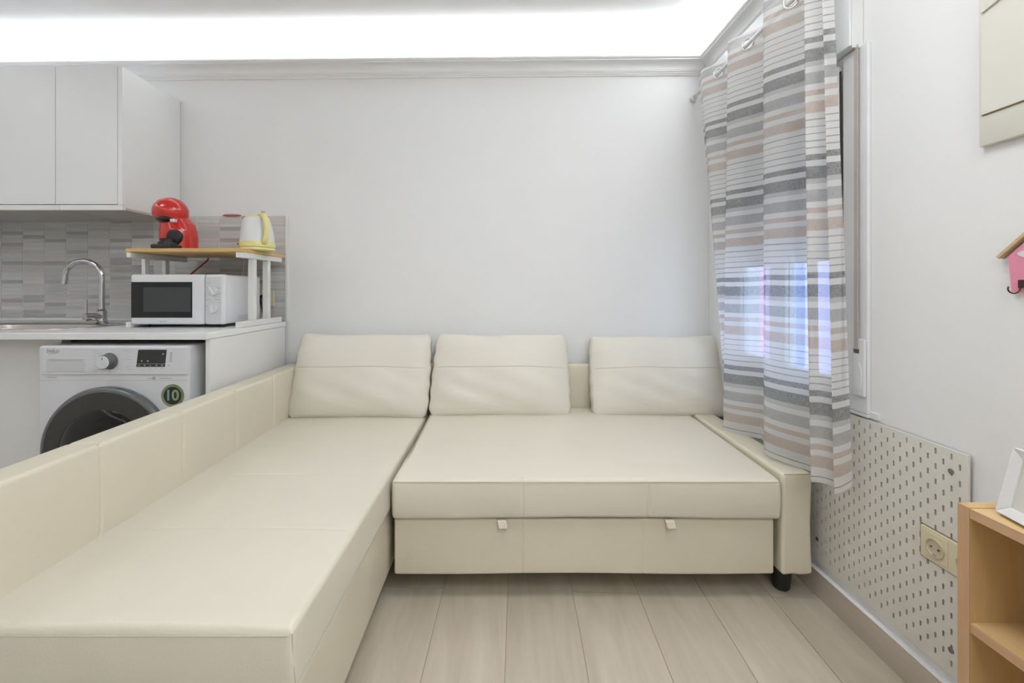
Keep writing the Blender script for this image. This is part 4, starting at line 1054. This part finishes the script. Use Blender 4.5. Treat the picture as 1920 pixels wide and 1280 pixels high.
# ------------------------------------------------------------------ bookcase
BX0, BX1, BYA, BYB, BZ = 0.852, 1.095, 0.100, 0.803, 0.672
bk = thing('bookcase', 'low oak veneer bookcase with open shelves against the right wall', 'bookcase', ((BX0 + BX1) / 2, 0.45, 0))
def edged(nm, x0, x1, y0, y1, z0, z1, horizontal):
    o = obj(nm, BOX(x0 + 0.0015, x1, y0, y1, z0, z1), M['oak_flat'] if horizontal else M['oak'], bk)
    obj('edging', BOX(x0, x0 + 0.0014, y0, y1, z0, z1), M['oak_edge_flat'] if horizontal else M['oak_edge'], o)
edged('side_panel', BX0, BX1, BYB - 0.020, BYB, 0, BZ, False); edged('side_panel', BX0, BX1, BYA, BYA + 0.020, 0, BZ, False)
edged('top_panel', BX0 + 0.001, BX1, BYA + 0.0202, BYB - 0.0202, BZ - 0.019, BZ - 0.0015, True)
for z in (0.445, 0.225, 0.04): edged('shelf', BX0 + 0.002, BX1 - 0.007, BYA + 0.0202, BYB - 0.0202, z, z + 0.018, True)
obj('back_panel', BOX(BX1 - 0.0065, BX1 - 0.0005, BYA + 0.0204, BYB - 0.0204, 0.0585, BZ - 0.0195), M['oak'], bk)

# photo frame on the bookcase, leaning back
FZ = BZ - 0.0012
fr = thing('picture_frame', 'small white picture frame leaning on top of the bookcase', 'picture frame', (0.89, 0.68, FZ))
o0 = Vector((0.893, 0.764, FZ)); ex = Vector((-0.20, -1, 0)).normalized(); tilt = math.radians(13)
side = Vector((ex.y, -ex.x, 0)); side = side if side.x > 0 else -side          # towards the wall
ez = (Vector((0, 0, 1)) * math.cos(tilt) + side * math.sin(tilt)).normalized(); en = ez.cross(ex).normalized()
if en.x > 0: en = -en
FW, FHt = 0.18, 0.118
def FP(u, v, d): return o0 + ex * u + ez * v + en * d + Vector((0, 0, 0.002))
def bar(bm, c4, d0, d1):
    a = [bm.verts.new(FP(u, v, d0)) for u, v in c4]; cen = [sum(q[0] for q in c4) / 4, sum(q[1] for q in c4) / 4]
    b = [bm.verts.new(FP(u, v, d1[i])) for i, (u, v) in enumerate(c4)]
    bm.faces.new(a); bm.faces.new(b[::-1])
    for i in range(4): bm.faces.new((a[i], a[(i + 1) % 4], b[(i + 1) % 4], b[i]))
wdt = 0.016; hi, lo_ = 0.014, 0.008
for c4, hs in ((((0, 0), (FW, 0), (FW - wdt, wdt), (wdt, wdt)), (hi, hi, lo_, lo_)), (((0, FHt), (FW, FHt), (FW - wdt, FHt - wdt), (wdt, FHt - wdt)), (hi, hi, lo_, lo_)),
               (((0, 0), (0, FHt), (wdt, FHt - wdt), (wdt, wdt)), (hi, hi, lo_, lo_)), (((FW, 0), (FW, FHt), (FW - wdt, FHt - wdt), (FW - wdt, wdt)), (hi, hi, lo_, lo_))):
    bm = bmesh.new(); bar(bm, c4, 0.0, hs); obj('moulding', bm, M['white_paint'], fr, bevel=0.0012)
bm = bmesh.new(); bar(bm, ((wdt, wdt), (FW - wdt, wdt), (FW - wdt, FHt - wdt), (wdt, FHt - wdt)), 0.001, (0.004,) * 4); obj('mount', bm, M['frame_mat'], fr)
bm = bmesh.new(); a_ = FP(FW / 2, 0.09, 0.0) + Vector((0, 0, 0)); p = a_ + side * 0.045; 
tube(bm, [a_, Vector((p.x, p.y, FZ + 0.004))], 0.003, 8); obj('strut', bm, M['white_paint'], fr)

# ------------------------------------------------------------------ fuse box cover
fb = thing('fuse_box', 'cream plastic fuse box cover high on the right wall', 'fuse box', (XR, 0.86, 1.40))
bm = bmesh.new(); soft_box(bm, 1.106, XR - 0.0003, 0.68, 0.9965, 1.398, 1.80, 0.003, 0.1); obj('frame', bm, M['cream_box'], fb, smooth=True)
bm = bmesh.new(); prism(bm, [(0.988, 1.469), (0.70, 1.469), (0.70, 1.735), (0.85, 1.713), (0.988, 1.682)], 'x', 1.1015, 1.1058); obj('door', bm, M['cream_box'], fb, bevel=0.001)
bm = bmesh.new(); prism(bm, [(0.989, 1.4665), (0.70, 1.4665), (0.70, 1.4688), (0.989, 1.4688)], 'x', 1.1052, 1.1061); obj('joint', bm, mat('joint_brown', (0.30, 0.22, 0.10), 0.7), fb)
bm = bmesh.new(); prism(bm, [(0.988, 1.703), (0.85, 1.736), (0.70, 1.760), (0.70, 1.80), (0.988, 1.80)], 'x', 1.1015, 1.1058); obj('top_cover', bm, M['cream_box'], fb, bevel=0.001)

# ------------------------------------------------------------------ pink house hook rack
ph = thing('house_key_hanger', 'pink wooden house-shaped key hanger with pale wood roof on the right wall', 'key hanger', (XR, 0.865, 1.07))
cy_ = 0.865
def fy(o): return cy_ + o
bm = bmesh.new(); prism(bm, [(fy(0.0775), 1.142), (fy(0.071), 1.064), (fy(-0.071), 1.064), (fy(-0.0775), 1.142), (fy(0), 1.214)], 'x', 1.110, XR - 0.0003)
hb = obj('house_front', bm, M['pink'], ph, bevel=0.001)
for sgn in (1, -1):
    bm = bmesh.new(); prism(bm, [(fy(sgn * 0.0955), 1.1395), (fy(0), 1.2295), (fy(0), 1.2195), (fy(sgn * 0.0905), 1.1345)], 'x', 1.104, XR - 0.0003)
    for v in bm.verts: v.co.z += 0.003
    obj('roof', bm, M['house_roof'], ph, bevel=0.001)
bm = bmesh.new(); hpts = []
for i in range(24):
    t = 2 * math.pi * i / 24; hx = 16 * math.sin(t) ** 3; hz = 13 * math.cos(t) - 5 * math.cos(2 * t) - 2 * math.cos(3 * t) - math.cos(4 * t)
    hpts.append((fy(hx * 0.0017 + 0.032), 1.143 + hz * 0.00075))
prism(bm, hpts, 'x', 1.1085, 1.1098); obj('heart', bm, M['white_paint'], ph)
for dy in (0.050, 0.0, -0.050):
    bm = bmesh.new(); box(bm, 1.1068, 1.1097, fy(dy) - 0.006, fy(dy) + 0.006, 1.073, 1.090)
    pts = [(1.1065, fy(dy), 1.078)]
    for i in range(9):
        a = math.pi * (0.0 + i / 8 * 1.15); pts.append((1.1065 - 0.013 + 0.013 * math.cos(a), fy(dy) + 0.002, 1.071 - 0.010 * math.sin(a)))
    tube(bm, pts, 0.0015, 8); obj('hook', bm, M['bronze'], ph)
